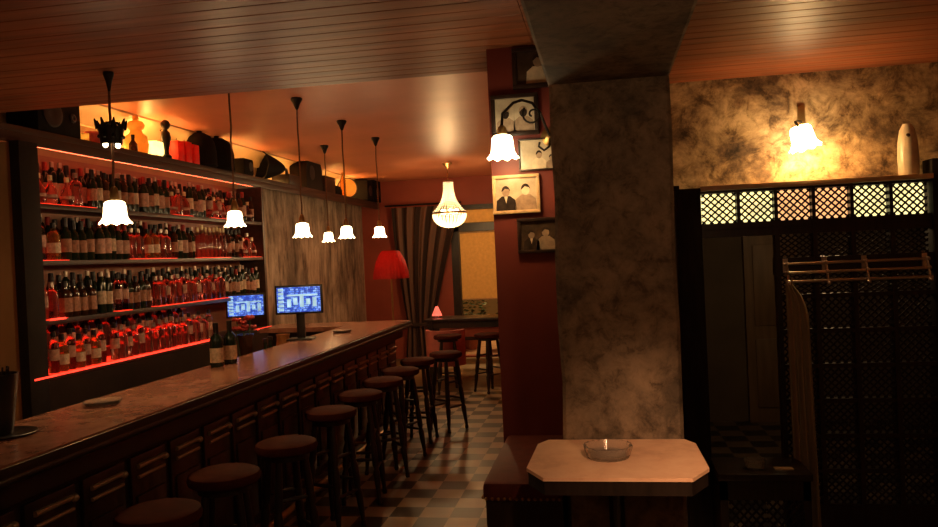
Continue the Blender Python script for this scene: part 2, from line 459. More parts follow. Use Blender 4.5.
# cornice along the bar wall (quarter hollow)
cor = [(XL, 3.15), (XL + 0.17, 3.15), (XL + 0.165, 3.135), (XL + 0.12, 3.12), (XL + 0.07, 3.08), (XL + 0.035, 3.03), (XL + 0.02, 2.985), (XL, 2.98)]
struct(MB().prism(cor, 'y', YP, YE), 'trim_cornice', MAT['cornice'], smooth=True)
struct(MB().box(XL - .1, XL, YB, 8.62, 0, 3.2), 'wall_bar_side', MAT['brown'])
struct(MB().box(XL - .1, XL, 8.62, YE, 0, 3.2), 'wall_bar_side_stained', MAT['grey'])
struct(MB().box(XL, XR, YB - .1, YB, 0, 2.9), 'wall_behind', MAT['brown'])
struct(MB().box(XR, XR + .1, YB, YW, 0, 2.9), 'wall_right', MAT['brown'])
# ochre wall above the lattice screen; the passage opens beneath it
struct(MB().box(0.28, XR, YW, YW + .12, 2.02, 2.85).box(2.02, XR, YW, YW + .12, 0, 2.02).box(-0.25, 0.45, YW, YW + .12, 0, 2.02).box(-0.25, 0.28, YW, YW + .12, 2.02, 2.85), 'wall_ochre', MAT['wall_stain'])
# passage behind
struct(MB().box(-0.25, 3.0, 8.05, 8.15, 0, 2.85).box(2.9, 3.0, YW + .12, 8.05, 0, 2.85), 'wall_passage', MAT['dark'])
struct(MB().box(-0.25, XR, YW + .12, 8.15, 2.55, 2.65), 'ceiling_passage', MAT['dark'])
struct(MB().box(-0.30, -0.20, 4.15, YE, 0, 3.2), 'wall_hall_side', MAT['endwall'])
d = struct(MB().box(1.36, 1.86, 8.00, 8.05, 0.0, 1.86), 'door_1', MAT['doorwood'])
MB().box(1.44, 1.78, 7.985, 8.0, 0.95, 1.74, bev=.006).build('panel', MAT['doorwood'], d)
MB().box(1.44, 1.78, 7.985, 8.0, 0.15, 0.82, bev=.006).build('panel', MAT['doorwood'], d)
point('passage_lamp_light', (1.6, 6.2, 2.0), 9.0, (1.0, 0.62, 0.28), 0.08)
# pillar, beam, oxblood wall
def rough_block(name, x0, x1, y0, y1, z0, z1, mat, n=10, amp=0.006):
    rnd = random.Random(hash(name) % 1000 if False else len(name))
    rings = []
    for k in range(n + 1):
        z = z0 + (z1 - z0) * k / n
        j = [rnd.uniform(-amp, amp) for _ in range(4)]
        c = 0.014
        rings.append([Vector(p) for p in ((x0 + j[0], y0 + c, z), (x0 + c + j[0], y0, z), (x1 - c + j[1], y0, z), (x1 + j[1], y0 + c, z), (x1 + j[1], y1, z), (x0 + j[0], y1, z))])
    return struct(MB().loft(rings), name, mat)
rough_block('pillar', -0.186, 0.284, 3.15, 3.93, 0, 2.45, MAT['pillar'])
struct(MB().box(-0.190, 0.29, YB, 3.93, 2.425, 2.80, bev=.012), 'beam', MAT['pillar'])
struct(MB().box(-0.533, 0.28, 3.90, 4.15, 0, 2.80), 'wall_oxblood', MAT['redwall'])
# end wall with window and low pane
ew = MB()
WX0, WX1 = -2.60, -1.62
ew.box(XL, WX0, YE, YE + .18, 0, 3.2).box(WX1, -0.25, YE, YE + .18, 0, 3.2)
ew.box(WX0, WX1, YE, YE + .18, 2.66, 3.2).box(WX0, WX1, YE, YE + .18, 0.36, 0.62).box(WX0, WX1, YE, YE + .18, 0, 0.03)
struct(ew, 'wall_end', MAT['endwall'])
wn = MB()
fy0, fy1 = YE - .02, YE + .10
wn.box(WX0, WX0 + .14, fy0, fy1, 0.62, 2.66).box(WX1 - .08, WX1, fy0, fy1, 0.62, 2.66)
wn.box(WX0, WX1, fy0, fy1, 2.58, 2.66).box(WX0, WX1, fy0, fy1, 2.20, 2.34).box(WX0, WX1, fy0, fy1, 0.62, 0.70)
wf = struct(wn, 'window_1', MAT['wood'])
MB().box(WX0 + .14, WX1 - .08, YE + .06, YE + .066, 0.70, 2.20).build('pane', MAT['glasspane'], wf)
MB().box(WX0 + .14, WX1 - .08, YE + .06, YE + .066, 2.34, 2.58).build('pane', MAT['glasspane'], wf)
MB().box(WX0 - .05, WX1 + .05, YE - .12, YE + .0, 0.585, 0.62).build('window_sill', MAT['wood'], wf)
w2 = struct(MB().box(WX0, WX0 + .08, fy0, fy1, .03, .36).box(WX1 - .2, WX1, fy0, fy1, .03, .36).box(WX0, WX1, fy0, fy1, .30, .36), 'window_2', MAT['wood'])
MB().box(WX0 + .08, WX1 - .2, YE + .05, YE + .056, .03, .30).build('pane', MAT['glasspane'], w2)
# roller blind behind the main pane, upper blind
rb = thing('roller_blind', 'cream roller blind drawn most of the way down the end window', 'blind', (-2.08, YE + .035, 2.20))
MB().box(-.37, .36, -.004, .004, -1.18, -.02).build('fabric', MAT['blind'], rb)
MB().tube([(-.37, 0, -1.19), (.36, 0, -1.19)], .012).build('bottom_bar', MAT['paleframe'], rb)
MB().tube([(-.37, 0, -.02), (.36, 0, -.02)], .018).build('roller', MAT['paleframe'], rb)
tb = MB().box(-2.45, -1.72, YE + .03, YE + .038, 2.35, 2.57).build('transom_blind', MAT['blind'])
tag(tb, 'short cream blind filling the small pane above the end window', 'blind')
# street outside
struct(MB().box(-7, 4, YE + .18, 24, -0.12, -0.02), 'pavement', MAT['asphalt'])
struct(MB().box(-7, 4, 22, 22.2, -0.02, 6), 'street_facade_wall', MAT['facade'])
for px_, lab in ((-2.55, 'leafy dark shrub in terracotta pot nearest the window post outside'), (-1.75, 'wider dark shrub in terracotta pot outside by the red wall')):
    t = thing('potted_shrub', lab, 'plant', (px_, 14.9, -0.02), 0, 'shrubs outside the window')
    MB().lathe([(.15, 0), (.19, .3), (.21, .32), (.21, .38), (.18, .38), (.17, .34)], 18).build('pot', MAT['terracotta'], t)
    fol = MB(); rr = random.Random(int(-px_ * 100))
    for _ in range(240):
        a, b_, r_ = rr.uniform(0, 2 * PI), rr.uniform(-1, 1), rr.uniform(.6, 1)
        p = Vector((math.cos(a) * .33 * r_ * math.sqrt(1 - b_ * b_), math.sin(a) * .33 * r_ * math.sqrt(1 - b_ * b_), .75 + .38 * b_ * r_))
        q = Matrix.Rotation(rr.uniform(0, 6), 3, 'Z') @ Matrix.Rotation(rr.uniform(-1, 1), 3, 'X')
        fol.loft([[p + q @ Vector(v) for v in ((-.05, 0, 0), (0, -.022, .004), (.05, 0, 0), (0, .022, .004))], [p + q @ Vector(v) for v in ((-.05, 0, .004), (0, -.022, .008), (.05, 0, .004), (0, .022, .008))]])
    fol.build('foliage', MAT['leafm'], t)
    MB().tube([(0, 0, .34), (0.01, 0, .75)], .015).build('stem', MAT['wood'], t)

# ------------------------------------------------------------------ bar counter
bar = thing('bar_counter', 'long dark panelled bar counter with glossy brown marble top', 'bar', (-2.4, 2.0, 0))
BY0, BY1 = -0.6, 8.18
def bl(x0, x1, y0, y1, z0, z1): return (x0 + 2.4, x1 + 2.4, y0 - 2, y1 - 2, z0, z1)
# L-shaped top: straight run and the return at the far end
top = MB()
poly = [(-2.075, BY0), (-2.075, BY1), (-3.55, BY1), (-3.55, 7.62), (-2.64, 7.62), (-2.64, BY0)]
top.prism([(x + 2.4, y - 2) for x, y in poly], 'z', 1.055, 1.10)
top.build('counter_top', MAT['marble'], bar, smooth=False)
e = MB()
e.tube([(-2.068 + 2.4, BY0 - 2, 1.045), (-2.068 + 2.4, BY1 - 2, 1.045)], .016, 10)
e.box(-2.075 + 2.4, -2.060 + 2.4, BY0 - 2, BY1 - 2, 1.04, 1.093, bev=.004)
e.build('edge_moulding', MAT['wood'], bar)
bd = MB()
bd.box(*bl(-2.56, -2.22, BY0, BY1 - .12, 0.0, 1.055)).box(*bl(-3.50, -2.5, 7.72, BY1 - .12, 0.0, 1.055))
bd.box(*bl(-2.22, -2.14, BY0, BY1 - .1, .93, 1.055))
bd.build('body', MAT['wood'], bar)
MB().box(*bl(-2.22, -2.19, BY0, BY1 - .12, 0, .14), bev=.006).build('plinth', MAT['woodpanel'], bar)
def bar_panel():
    mb = MB()
    # raised field, stepped frame and two rolled mouldings across the top of the panel
    mb.box(0, .020, -.145, .145, .20, .885, bev=.008)
    mb.box(.018, .034, -.118, .118, .24, .70, bev=.010)
    return mb
p0 = None
for k in range(25):
    yy = 2.76 + .338 * (k - 9) + 0.04 * 0
    if yy > BY1 - .25: break
    if p0 is None:
        p0 = bar_panel().build('panel', MAT['woodpanel'], bar, (0.18, yy - 2, 0))
        mm = MB().tube([(.026, -.10, .835), (.026, .12, .835)], .012, 12).tube([(.026, -.10, .785), (.026, .12, .785)], .009, 12).ball((.03, .125, .83), .018, 8)
        r0 = mm.build('roll_moulding', M('glint_moulding', (0.42, 0.30, 0.18), 0.3, 0.5, var=0.3, coat=0.5), p0)  # moulding colour lightened to paint the glints on dark wood
    else:
        c = p0.copy(); COL.objects.link(c); c.parent = bar; c.location = (0.18, yy - 2, 0)
        c2 = r0.copy(); COL.objects.link(c2); c2.parent = c
# brass-dark foot rail
rl = MB().tube([(-2.02 + 2.4, BY0 - 2, .2), (-2.02 + 2.4, BY1 - 2.2, .2)], .022, 10)
for k in range(8): rl.tube([(-2.2 + 2.4, BY0 - 1.6 + k * 1.1, .2), (-2.02 + 2.4, BY0 - 1.6 + k * 1.1, .2)], .012)
rl.build('foot_rail', MAT['brass'], bar)

# work bench behind the bar
wb = thing('work_counter', 'low dark work counter behind the bar top', 'counter', (-2.82, 5.2, 0))
MB().box(-.16, .24, -3.2, 2.3, .78, .82, bev=.004).build('counter_top', MAT['shelfwood'], wb)
MB().box(-.12, .24, -3.2, 2.3, 0, .78).build('body', MAT['wood'], wb)

# ------------------------------------------------------------------ back bar shelving
SX0, SX1 = -4.15, -3.87
SY0, SY1 = 4.86, 8.50
SH = [2.262, 1.858, 1.436, 1.058]          # board tops
bb = thing('back_bar', 'tall dark wooden back bar with four bottle shelves lit red', 'shelving', (-4.0, 6.6, 0))
def B(x0, x1, y0, y1, z0, z1): return (x0 + 4.0, x1 + 4.0, y0 - 6.6, y1 - 6.6, z0, z1)
MB().box(*B(-3.87, -3.795, 4.62, 4.80, 0, 2.665), bev=.006).build('post', M('matt_black_post', (0.016, 0.010, 0.007), 0.7, var=0.3, spec=0.2), bb)
MB().box(*B(-4.2, -3.87, 4.66, 4.72, 0, 2.665)).build('side_panel', MAT['brown'], bb)
MB().box(*B(-4.2, -4.165, 4.60, 8.55, 0.9, 2.665)).build('back_panel', MAT['backpanel'], bb)
MB().box(*B(-4.165, -3.86, 8.50, 8.55, 0, 2.665)).build('end_panel', MAT['shelfwood'], bb)
MB().box(*B(-4.165, -3.80, 4.80, 8.50, 0, 1.02)).build('base_cabinet', MAT['wood'], bb)
for k, z in enumerate(SH):
    MB().box(*B(-4.165, SX1 if k < 3 else -3.80, 4.80, 8.50, z - .035, z), bev=.003).build('shelf_board', MAT['shelfwood'], bb)
tbd = thing('top_shelf', 'thick dark top shelf running the whole length of the bar wall', 'shelf', (-4.0, 9.0, 2.665))
MB().box(-.2, .13, -5.0, YE - 9.0, 0.07, .115, bev=.004).build('board', MAT['shelfwood'], tbd)
MB().box(.085, .13, -5.0, YE - 9.0, 0.0, .07, bev=.006).build('fascia', MAT['shelfwood'], tbd)
def Yx(x):    # place along the shelf front that matches a spot seen in the photograph (measured once)
    tab = [(40, 4.86), (45, 4.912), (65, 5.12), (78, 5.263), (105, 5.584), (120, 5.778), (130, 5.914), (137, 6.013), (155, 6.282), (165, 6.44), (180, 6.692), (200, 7.057), (230, 7.678), (245, 8.028), (262, 8.462)]
    for (a, ya), (b_, yb) in zip(tab, tab[1:]):
        if x <= b_: return ya + (yb - ya) * (x - a) / (b_ - a)
    return tab[-1][1]
LIT = {0: [(44, 100), (178, 196), (214, 235)], 1: [(44, 70), (135, 178), (203, 232), (246, 262)], 2: [(44, 66), (119, 131), (157, 228)], 3: [(40, 205)]}
for k, segs in LIT.items():
    for a, b_ in segs:
        MB().box(*B(-4.13, SX1 - .006 if k < 3 else -3.812, Yx(a), Yx(b_), SH[k], SH[k] + .004)).build('light_panel', MAT['ledred'], bb)
MB().box(*B(-3.80, -3.788, 4.66, 7.06, SH[3] - .010, SH[3] + .002)).build('light_strip', MAT['ledstrip'], bb)
MB().box(*B(-3.80, -3.788, 8.0, 8.46, SH[3] - .010, SH[3] + .002)).build('light_strip', MAT['ledstrip'], bb)
for a, b_ in ((46, 62),):
    MB().box(*B(SX1, SX1 + .008, Yx(a), Yx(b_), SH[2] - .004, SH[2] + .010)).build('light_strip', MAT['ledstrip'], bb)
MB().tube([(-3.922 + 4, 4.9 - 6.6, 2.6705), (-3.922 + 4, 8.4 - 6.6, 2.6705)], .004).build('light_strip', glow('dim_orange_strip', (1.0, .13, .045), 22.0, .2), bb)
# raised step for the second row on the lowest shelf
MB().box(*B(-4.14, -4.00, 4.86, 7.05, SH[3] + .004, SH[3] + .095)).build('bottle_step', MAT['redlitglass'], bb)

# bottle kinds
def bottle_proto(name, prof, sq, glass, lab, cap, label=True, n=14):
    t = bpy.data.objects.new(name, None); COL.objects.link(t)
    MB().lathe([(1e-4, 0)] + prof, n, sq=sq).build('body', MAT[glass], t)
    top_z = prof[-1][1]; rn = prof[-1][0]
    if lab:
        r, z0, z1, mt_ = lab
        MB().lathe([(r, z0), (r, z1)], n, sq=sq, cap=False).build('label', MAT[mt_], t)
    cm, h = cap
    MB().lathe([(rn + .0035, top_z - h), (rn + .0035, top_z + .006), (rn + .001, top_z + .009)], 10).build('cap', MAT[cm], t)
    return t
PW = [(.036, .002), (.038, .01), (.038, .185), (.034, .205), (.018, .232), (.0145, .245), (.0145, .30)]
PV = [(.034, .002), (.036, .008), (.036, .20), (.031, .218), (.015, .232), (.0135, .24), (.0135, .285)]
PS = [(.038, .002), (.041, .01), (.041, .165), (.036, .185), (.017, .20), (.015, .21), (.015, .25)]
PD = [(.040, .002), (.050, .02), (.052, .07), (.044, .12), (.022, .15), (.015, .165), (.015, .215)]
PT = [(.030, .002), (.032, .01), (.032, .23), (.026, .255), (.013, .272), (.012, .31)]
PROTO = {
 'W': (bottle_proto('wine_bottle', PW, 2.0, 'green', (.0388, .06, .155, 'labelb'), ('capb', .06)), 'dark green wine bottle with brown label', .038, .31),
 'P': (bottle_proto('wine_bottle', PW, 2.0, 'green', (.0388, .05, .165, 'labelp'), ('capr', .05)), 'dark wine bottle with pink label', .038, .31),
 'C': (bottle_proto('vodka_bottle', PV, 2.0, 'clear', (.0367, .09, .17, 'labelp'), ('capb', .03)), 'clear spirit bottle with pink label', .036, .29),
 'R': (bottle_proto('gin_bottle', PS, 4.0, 'redlitglass', None, ('caps', .028)), 'red-lit square bottle with silver cap', .041, .26),
 'A': (bottle_proto('whisky_bottle', PS, 3.4, 'amberglass', (.0417, .05, .12, 'labelc'), ('capb', .03)), 'amber whisky bottle with cream label', .041, .26),
 'G': (bottle_proto('tequila_bottle', PT, 2.0, 'redlitglass', None, ('capg', .075)), 'slim clear bottle with highlight-painted neck', .032, .32),
 'B': (bottle_proto('rum_bottle', PV, 2.0, 'brownglass', (.0367, .06, .15, 'labelb'), ('capb', .04)), 'brown rum bottle with brown label', .036, .29),
 'K': (bottle_proto('liqueur_bottle', PS, 4.0, 'brownglass', (.0417, .04, .14, 'labelb'), ('capb', .03)), 'square brown liqueur bottle with wide label', .041, .26),
 'D': (bottle_proto('cognac_bottle', PD, 2.0, 'redlitglass', (.0527, .05, .075, 'labelp'), ('capg', .03)), 'round squat bottle glowing red', .052, .22),
 'L': (bottle_proto('liqueur_bottle', PT, 2.0, 'green', (.0327, .07, .17, 'labelc'), ('caps', .03)), 'slim dark bottle with cream label', .032, .32),
}
used = set()
def place_bottle(code, x, y, z, label, group, s=1.0):
    o, desc, r, h = PROTO[code]
    if code not in used:
        used.add(code); b = o
    else: b = copy_tree(o)
    b.location = (x, y, z); b.scale = (s, s, s)
    b.rotation_euler = (0, 0, random.uniform(-.3, .3) if code in 'RAK' else random.uniform(0, 6))
    tag(b, label, 'bottle', group)
    return b
SHN = ['highest', 'second highest', 'third highest', 'lowest']
def pat(segs):
    out = []
    for a, b_, codes in segs:
        y, ye, k = Yx(a), Yx(b_), 0
        while True:
            c = codes[k % len(codes)]; r = PROTO[c][2]
            if y + 2 * r > ye: break
            out.append((c, y + r)); y += 2 * r + .012; k += 1
        
    return out
FRONT = {
 0: [(44, 72, 'D'), (72, 98, 'DR'), (98, 150, 'WLB'), (150, 177, 'PWL'), (177, 196, 'DR'), (196, 214, 'LBP'), (214, 236, 'CD'), (236, 261, 'PDB')],
 1: [(44, 57, 'C'), (57, 70, 'A'), (70, 103, 'W'), (103, 135, 'PPL'), (135, 152, 'R'), (152, 164, 'A'), (164, 178, 'R'), (178, 202, 'BLP'), (202, 232, 'G'), (232, 246, 'BC'), (246, 261, 'DR')],
 2: [(44, 66, 'CR'), (66, 104, 'K'), (104, 119, 'L'), (119, 131, 'C'), (131, 157, 'WB'), (157, 227, 'RRC'), (227, 261, 'LBWPL')],
 3: [(43, 105, 'CA'), (105, 145, 'CR'), (145, 182, 'R'), (182, 205, 'CR')],
}
BACK = {0: [(46, 260, 'LWBPL')], 1: [(46, 200, 'BWLPC'), (234, 260, 'WB')], 2: [(70, 156, 'WBL'), (160, 258, 'CWL')], 3: [(46, 204, 'CPRB')]}
def lit(k, y): return any(Yx(a) <= y <= Yx(b_) for a, b_ in LIT[k])
for k in range(4):
    z = SH[k]
    for rows, xx, rn, dz in ((FRONT, -3.925 if k < 3 else -3.850, 'front', 0), (BACK, -4.07, 'back', 0)):
        for n, (c, y) in enumerate(pat(rows[k])):
            zz = z + (.004 if lit(k, y) else 0)
            if k == 3 and rn == 'back': zz = z + .095
            s = random.uniform(.94, 1.06)
            if rn == 'back': s = 1.08 if k < 3 else .95
            place_bottle(c, xx + random.uniform(-.006, .006), y, zz, f'{PROTO[c][1]}, {ordinal(n + 1)} from the post, {SHN[k]} shelf, {rn} row', f'bottles on the {SHN[k]} back-bar shelf', s)

# ------------------------------------------------------------------ things on the top shelf
TZ = 2.78
t = thing('loudspeaker', 'black box loudspeaker on the top shelf above the dark post', 'speaker', (-4.0, 5.18, TZ))
MB().box(-.16, .10, -.23, .23, 0, .30, bev=.012).build('cabinet', MAT['speaker'], t)
MB().lathe([(.10, 0), (.10, .008), (.085, .012), (.03, .002)], 24).build('woofer', MAT['black'], t, (.10, -.08, .15), rot=(0, PI / 2, 0))
MB().lathe([(.035, 0), (.035, .008), (.02, .012), (.005, .004)], 18).build('tweeter', MAT['black'], t, (.10, .14, .15), rot=(0, PI / 2, 0))
def lathe_thing(name, label, cat, loc, prof, mat, sq=2.0, n=18, parts=()):
    t = thing(name, label, cat, loc)
    MB().lathe(prof, n, sq=sq).build('body', MAT[mat], t)
    for (pn, pp, pm) in parts: MB().lathe(pp, n, sq=sq).build(pn, MAT[pm], t)
    return t
lathe_thing('candle_glass', 'small glowing votive candle glass on the top shelf beside the loudspeaker', 'candle', (-3.95, 5.52, TZ), [(.025, 0), (.03, .01), (.034, .07), (.030, .07), (.02, .02)], 'jar', parts=(('wick_flame', [(1e-4, .02), (.012, .03), (.009, .045), (1e-4, .07)], 'bulb'),))
lathe_thing('flower_pot', 'small dark red pot on the top shelf next to the votive candle', 'pot', (-3.97, 5.66, TZ), [(.04, 0), (.065, .08), (.07, .085), (.07, .10), (.06, .10)], 'redcloth')
for yy, lab, h in ((6.13, 'small dark stub bottle on the top shelf before the amber jar', .14),):
    lathe_thing('stub_bottle', lab, 'bottle', (-3.93, yy, TZ), [(.035, 0), (.037, .01), (.034, .07), (.015, .10), (.013, h)], 'brownglass', parts=(('cap', [(.016, h - .02), (.016, h + .008)], 'capb'),))
lathe_thing('apothecary_jar', 'tall rounded amber glass jar with stopper on the top shelf', 'jar', (-4.03, 6.34, TZ), [(.07, 0), (.095, .03), (.105, .10), (.09, .17), (.055, .20), (.05, .22), (.07, .245), (.075, .27), (.06, .30), (.02, .315)], 'jar', parts=(('stopper', [(.012, .31), (.03, .325), (.022, .35), (1e-4, .36)], 'jar'),))
t = thing('light_block', 'glowing yellow block lamp on the top shelf behind a dark statuette', 'lamp', (-3.97, 6.55, TZ))
MB().box(-.06, .06, -.10, .10, .012, .145, bev=.014).build('lit_body', MAT['amberglow'], t)
MB().box(-.065, .065, -.105, .105, 0, .012).build('base', MAT['wood'], t)
st = thing('statuette', 'dark slender statuette standing before the glowing block on the top shelf', 'statuette', (-3.90, 6.60, TZ))
MB().lathe([(.045, 0), (.045, .02), (.025, .035), (.022, .07), (.034, .13), (.045, .19), (.036, .235), (.018, .255), (.015, .27)], 16).build('figure', MAT['iron'], st)
MB().ball((0, 0, .305), .042, 10, 1.15).build('head', MAT['iron'], st)
lathe_thing('clear_carafe', 'clear carafe behind the red candles on the top shelf', 'carafe', (-4.08, 6.86, TZ), [(.05, 0), (.06, .02), (.06, .14), (.025, .2), (.022, .29), (.03, .31)], 'clear')
for k, (yy, lab) in enumerate(((6.83, 'square red candle nearest the statuette on the top shelf'), (6.97, 'middle square red candle of three on the top shelf'), (7.11, 'square red candle beside the two dark hats on the top shelf'))):
    t = thing('pillar_candle', lab, 'candle', (-3.93, yy, TZ), 0, 'red candles on the top shelf')
    MB().box(-.05, .05, -.055, .055, 0, .19 + .012 * (k % 2), bev=.008).build('wax', MAT['redbox'], t)
    MB().tube([(0, 0, .18), (0.002, 0, .222)], .003, 6).build('wick', MAT['black'], t)
def helmet(label, y, s):
    t = thing('domed_hat', label, 'hat', (-3.98, y, TZ), 0, 'dark hats on the top shelf')
    MB().lathe([(.155 * s, 0), (.165 * s, .004), (.168 * s, .06), (.165 * s, .17), (.15 * s, .25), (.115 * s, .31), (.06 * s, .345), (.004, .355)], 22, wob=lambda k, a, q, z: (q * (1 + .06 * math.cos(a)), z)).build('dome', MAT['speaker'], t)
    MB().lathe([(.158 * s, 0.02), (.180 * s, .012), (.186 * s, .018), (.172 * s, .035)], 22).build('brim', MAT['speaker'], t)
    MB().lathe([(.02, .34), (.028, .365), (.012, .385), (1e-4, .39)], 12).build('button', MAT['speaker'], t)
helmet('tall dark domed hat next to the red candles on the top shelf', 7.36, .93)
helmet('second dark domed hat on the top shelf, touching the pendant cord', 7.72, 1.0)
t = thing('small_radio', 'small black boxy radio alone on the top shelf', 'radio', (-3.96, 8.27, TZ))
MB().box(-.08, .08, -.12, .12, 0, .19, bev=.03).build('case', MAT['speaker'], t)
MB().lathe([(.05, 0), (.05, .006), (.01, .008)], 18).build('grille', MAT['black'], t, (.08, .03, .1), rot=(0, PI / 2, 0))
# gramophone horn
g = thing('gramophone', 'big dark gramophone horn lying on the top shelf', 'gramophone', (-3.99, 9.30, TZ))
hp = []
for k in range(15):
    u = k / 14
    hp.append((.03 + .155 * u ** .7, .0 + .40 * u))
MB().lathe(hp + [(hp[-1][0] + .008, hp[-1][1] + .004), (hp[-1][0] - .004, hp[-1][1] + .006)] + [(r - .005, z) for r, z in reversed(hp)], 28, cap=False, wob=lambda k, a, q, z: (q * (1 + .03 * math.cos(8 * a) * (max(0, z) / .40) ** 2), z)).build('horn', MAT['speaker'], g, (.06, .06, .19), rot=(math.radians(88), 0, math.radians(-26)))
MB().box(-.13, .11, .10, .48, 0, .13, bev=.01).build('cabinet', MAT['wood'], g)
MB().tube([(.0, .30, .12), (.0, .29, .17), (.04, .18, .19), (.06, .05, .19)], .02).build('neck', MAT['iron'], g)
t = thing('mantel_radio', 'dark round-topped wooden radio next to the gramophone', 'radio', (-3.98, 10.3, TZ))
MB().prism([(-.30, 0), (.30, 0), (.30, .28), (.26, .36), (.18, .40), (-.18, .40), (-.26, .36), (-.30, .28)], 'x', -.14, .10).build('case', MAT['matte'], t)
MB().lathe([(.10, 0), (.10, .006), (.01, .01)], 20).build('dial', MAT['black'], t, (.10, -.1, .22), rot=(0, PI / 2, 0))
t = thing('small_case', 'small dark box beyond the round-topped radio on the top shelf', 'box', (-3.98, 10.92, TZ))
MB().box(-.13, .10, -.22, .22, 0, .2, bev=.008).build('body', MAT['wood'], t)
MB().box(-.135, .105, -.225, .225, .2, .235, bev=.008).build('lid', MAT['wood'], t)
t = thing('flat_case', 'low stepped dark case lying before the glowing drum', 'box', (-3.98, 11.3, TZ))
MB().box(-.13, .10, -.14, .14, 0, .09, bev=.006).box(-.12, .09, -.12, .12, .09, .13, bev=.006).build('body', MAT['speaker'], t)
lathe_thing('red_topped_bottle', 'thin bottle with red top in front of the glowing drum', 'bottle', (-3.92, 11.62, TZ), [(.04, 0), (.045, .02), (.045, .25), (.02, .32), (.018, .40)], 'amberglass', parts=(('cap', [(.06, .38), (.062, .44), (.04, .47), (1e-4, .48)], 'capr'),))
dr = thing('tambourine', 'glowing amber round drum skin standing upright on the top shelf', 'drum', (-4.0, 12.05, TZ))
MB().lathe([(1e-4, 0), (.150, 0), (.150, .004), (1e-4, .004)], 36).build('skin', MAT['disc'], dr, (.0, 0, .166), rot=(0, PI / 2, math.radians(-58)))
MB().lathe([(.151, -.03), (.162, -.03), (.162, .03), (.151, .03), (.151, -.03)], 36, cap=False).build('hoop', MAT['wood'], dr, (.0, 0, .166), rot=(0, PI / 2, math.radians(-58)))
for yy, lab, hh, d in ((12.72, 'dark speaker box beside the glowing drum on the top shelf', .42, .16), (13.16, 'dark speaker box in the far corner of the top shelf', .46, .2)):
    t = thing('corner_speaker', lab, 'speaker', (-3.96, yy, TZ), 0, 'far speaker boxes')
    MB().box(-.18, .14, -d, d, 0, .34 * hh / .42, bev=.01).build('cabinet', MAT['speaker'], t)
    MB().lathe([(.09, 0), (.09, .006), (.02, .003)], 20).build('woofer', MAT['black'], t, (.14, 0, .16), rot=(0, PI / 2, 0))
# amber rope light along the back of the top shelf
t = thing('rope_light', 'amber rope light lying along the back of the top shelf', 'light')
point('drum_back_light', (0, .22, .2), 3.0, AMBER, .05, dr)
point('block_lamp_light', (-4.07, 6.55, TZ + .20), 4.0, AMBER, .05)
MB().tube([(-4.165, 5.5, TZ + .012), (-4.165, 13.2, TZ + .012)], .010, 8).build('tube', MAT['rope'], t)

# ------------------------------------------------------------------ pendants over the bar
def bell(mb, s=1.0, z=0.0, n=36):
    prof = [(.022, 0), (.044, -.005), (.054, -.016), (.058, -.045), (.060, -.075), (.064, -.094), (.073, -.110), (.083, -.120), (.080, -.124), (.062, -.100), (.056, -.072), (.050, -.02), (.02, -.006)]
    def wob(k, a, q, zz):
        f = {6: .35, 7: 1, 8: 1, 9: .3}.get(k, 0)
        return q * (1 + .055 * f * math.cos(9 * a)), zz - .006 * f * math.cos(9 * a)
    return mb.lathe([(r * s, zz * s + z) for r, zz in prof], n, wob=wob, cap=False)
def pendant(label, loc, drop, s=.92, crown=False, power=7.0):
    t = thing('pendant_lamp', label, 'lamp', loc, 0, 'pendant lamps over the bar')
    q = .55 if crown else 1.0
    MB().lathe([(1e-4, 0), (.045 * q, 0), (.05 * q, -.008), (.046 * q, -.02), (.028 * q, -.05), (.016 * q, -.085), (.006, -.10)], 18).build('ceiling_rose', MAT['iron'], t)
    rr = random.Random(int(loc[1] * 100))
    pts = [(rr.uniform(-.004, .004), rr.uniform(-.004, .004), -.09 - (drop - .06 - .09) * k / 10) for k in range(11)]
    pts[0] = (0, 0, -.09); pts[-1] = (0, 0, -drop + .06)
    MB().tube(pts, .0065, 8).build('cord', MAT['cord'], t)
    MB().lathe([(.006, -drop + .075), (.016, -drop + .065), (.024, -drop + .03), (.026, -drop - .004)], 16).build('shade_holder', MAT['brass'], t)
    bell(MB(), s, -drop).build('shade', MAT['shade'], t)
    MB().ball((0, 0, -drop - .055), .022, 10, 1.3).build('bulb', MAT['bulb'], t)
    point('pendant_light', (0, 0, -drop - .15), power, WARM, .05, t)
    if crown:
        cz, q = -.315, .52
        cr = MB()
        cr.lathe([(.118 * q, cz + .03), (.122 * q, cz + .03), (.10 * q, cz - .06), (.096 * q, cz - .06), (.118 * q, cz + .03)], 32, cap=False)
        for j in range(8):
            a = 2 * PI * j / 8
            ca, sa = q * math.cos(a), q * math.sin(a)
            cr.tube([(.118 * ca, .118 * sa, cz + .02), (.135 * ca, .135 * sa, cz + .045), (.15 * ca, .15 * sa, cz + .07)], [.014, .009, .003], 6)
            cr.tube([(.118 * ca, .118 * sa, cz + .02), (.07 * ca, .07 * sa, cz + .05), (.0, .0, cz + .055)], .006, 6)
            cr.ball((.11 * ca, .11 * sa, cz - .02), .011, 6)
        cr.build('crown', MAT['iron'], t)
        for dx in (-.028, .028):
            MB().ball((dx * .6, dx, cz - .062), .013, 10, 1.2).build('crown_bulb', MAT['bulb'], t)
    return t
pendant('pendant lamp with black iron crown on its cord, over the near bar', (-2.48, 3.68, 2.79), .665, .95, True)
pendant('second pendant from the iron crown, its cord crossing the bottle shelves', (-2.48, 5.02, 3.15), 1.01, .85)
pendant('bell-shaped pendant lamp hanging above the blue till screen', (-2.48, 6.24, 3.15), 1.05, .95)
pendant('bell pendant over the bar between the till screen and its far end', (-2.48, 7.39, 3.15), 1.04, .95)
pendant('bell pendant above the far end of the bar, beside the red lamp', (-2.48, 8.55, 3.15), 1.01, .95)
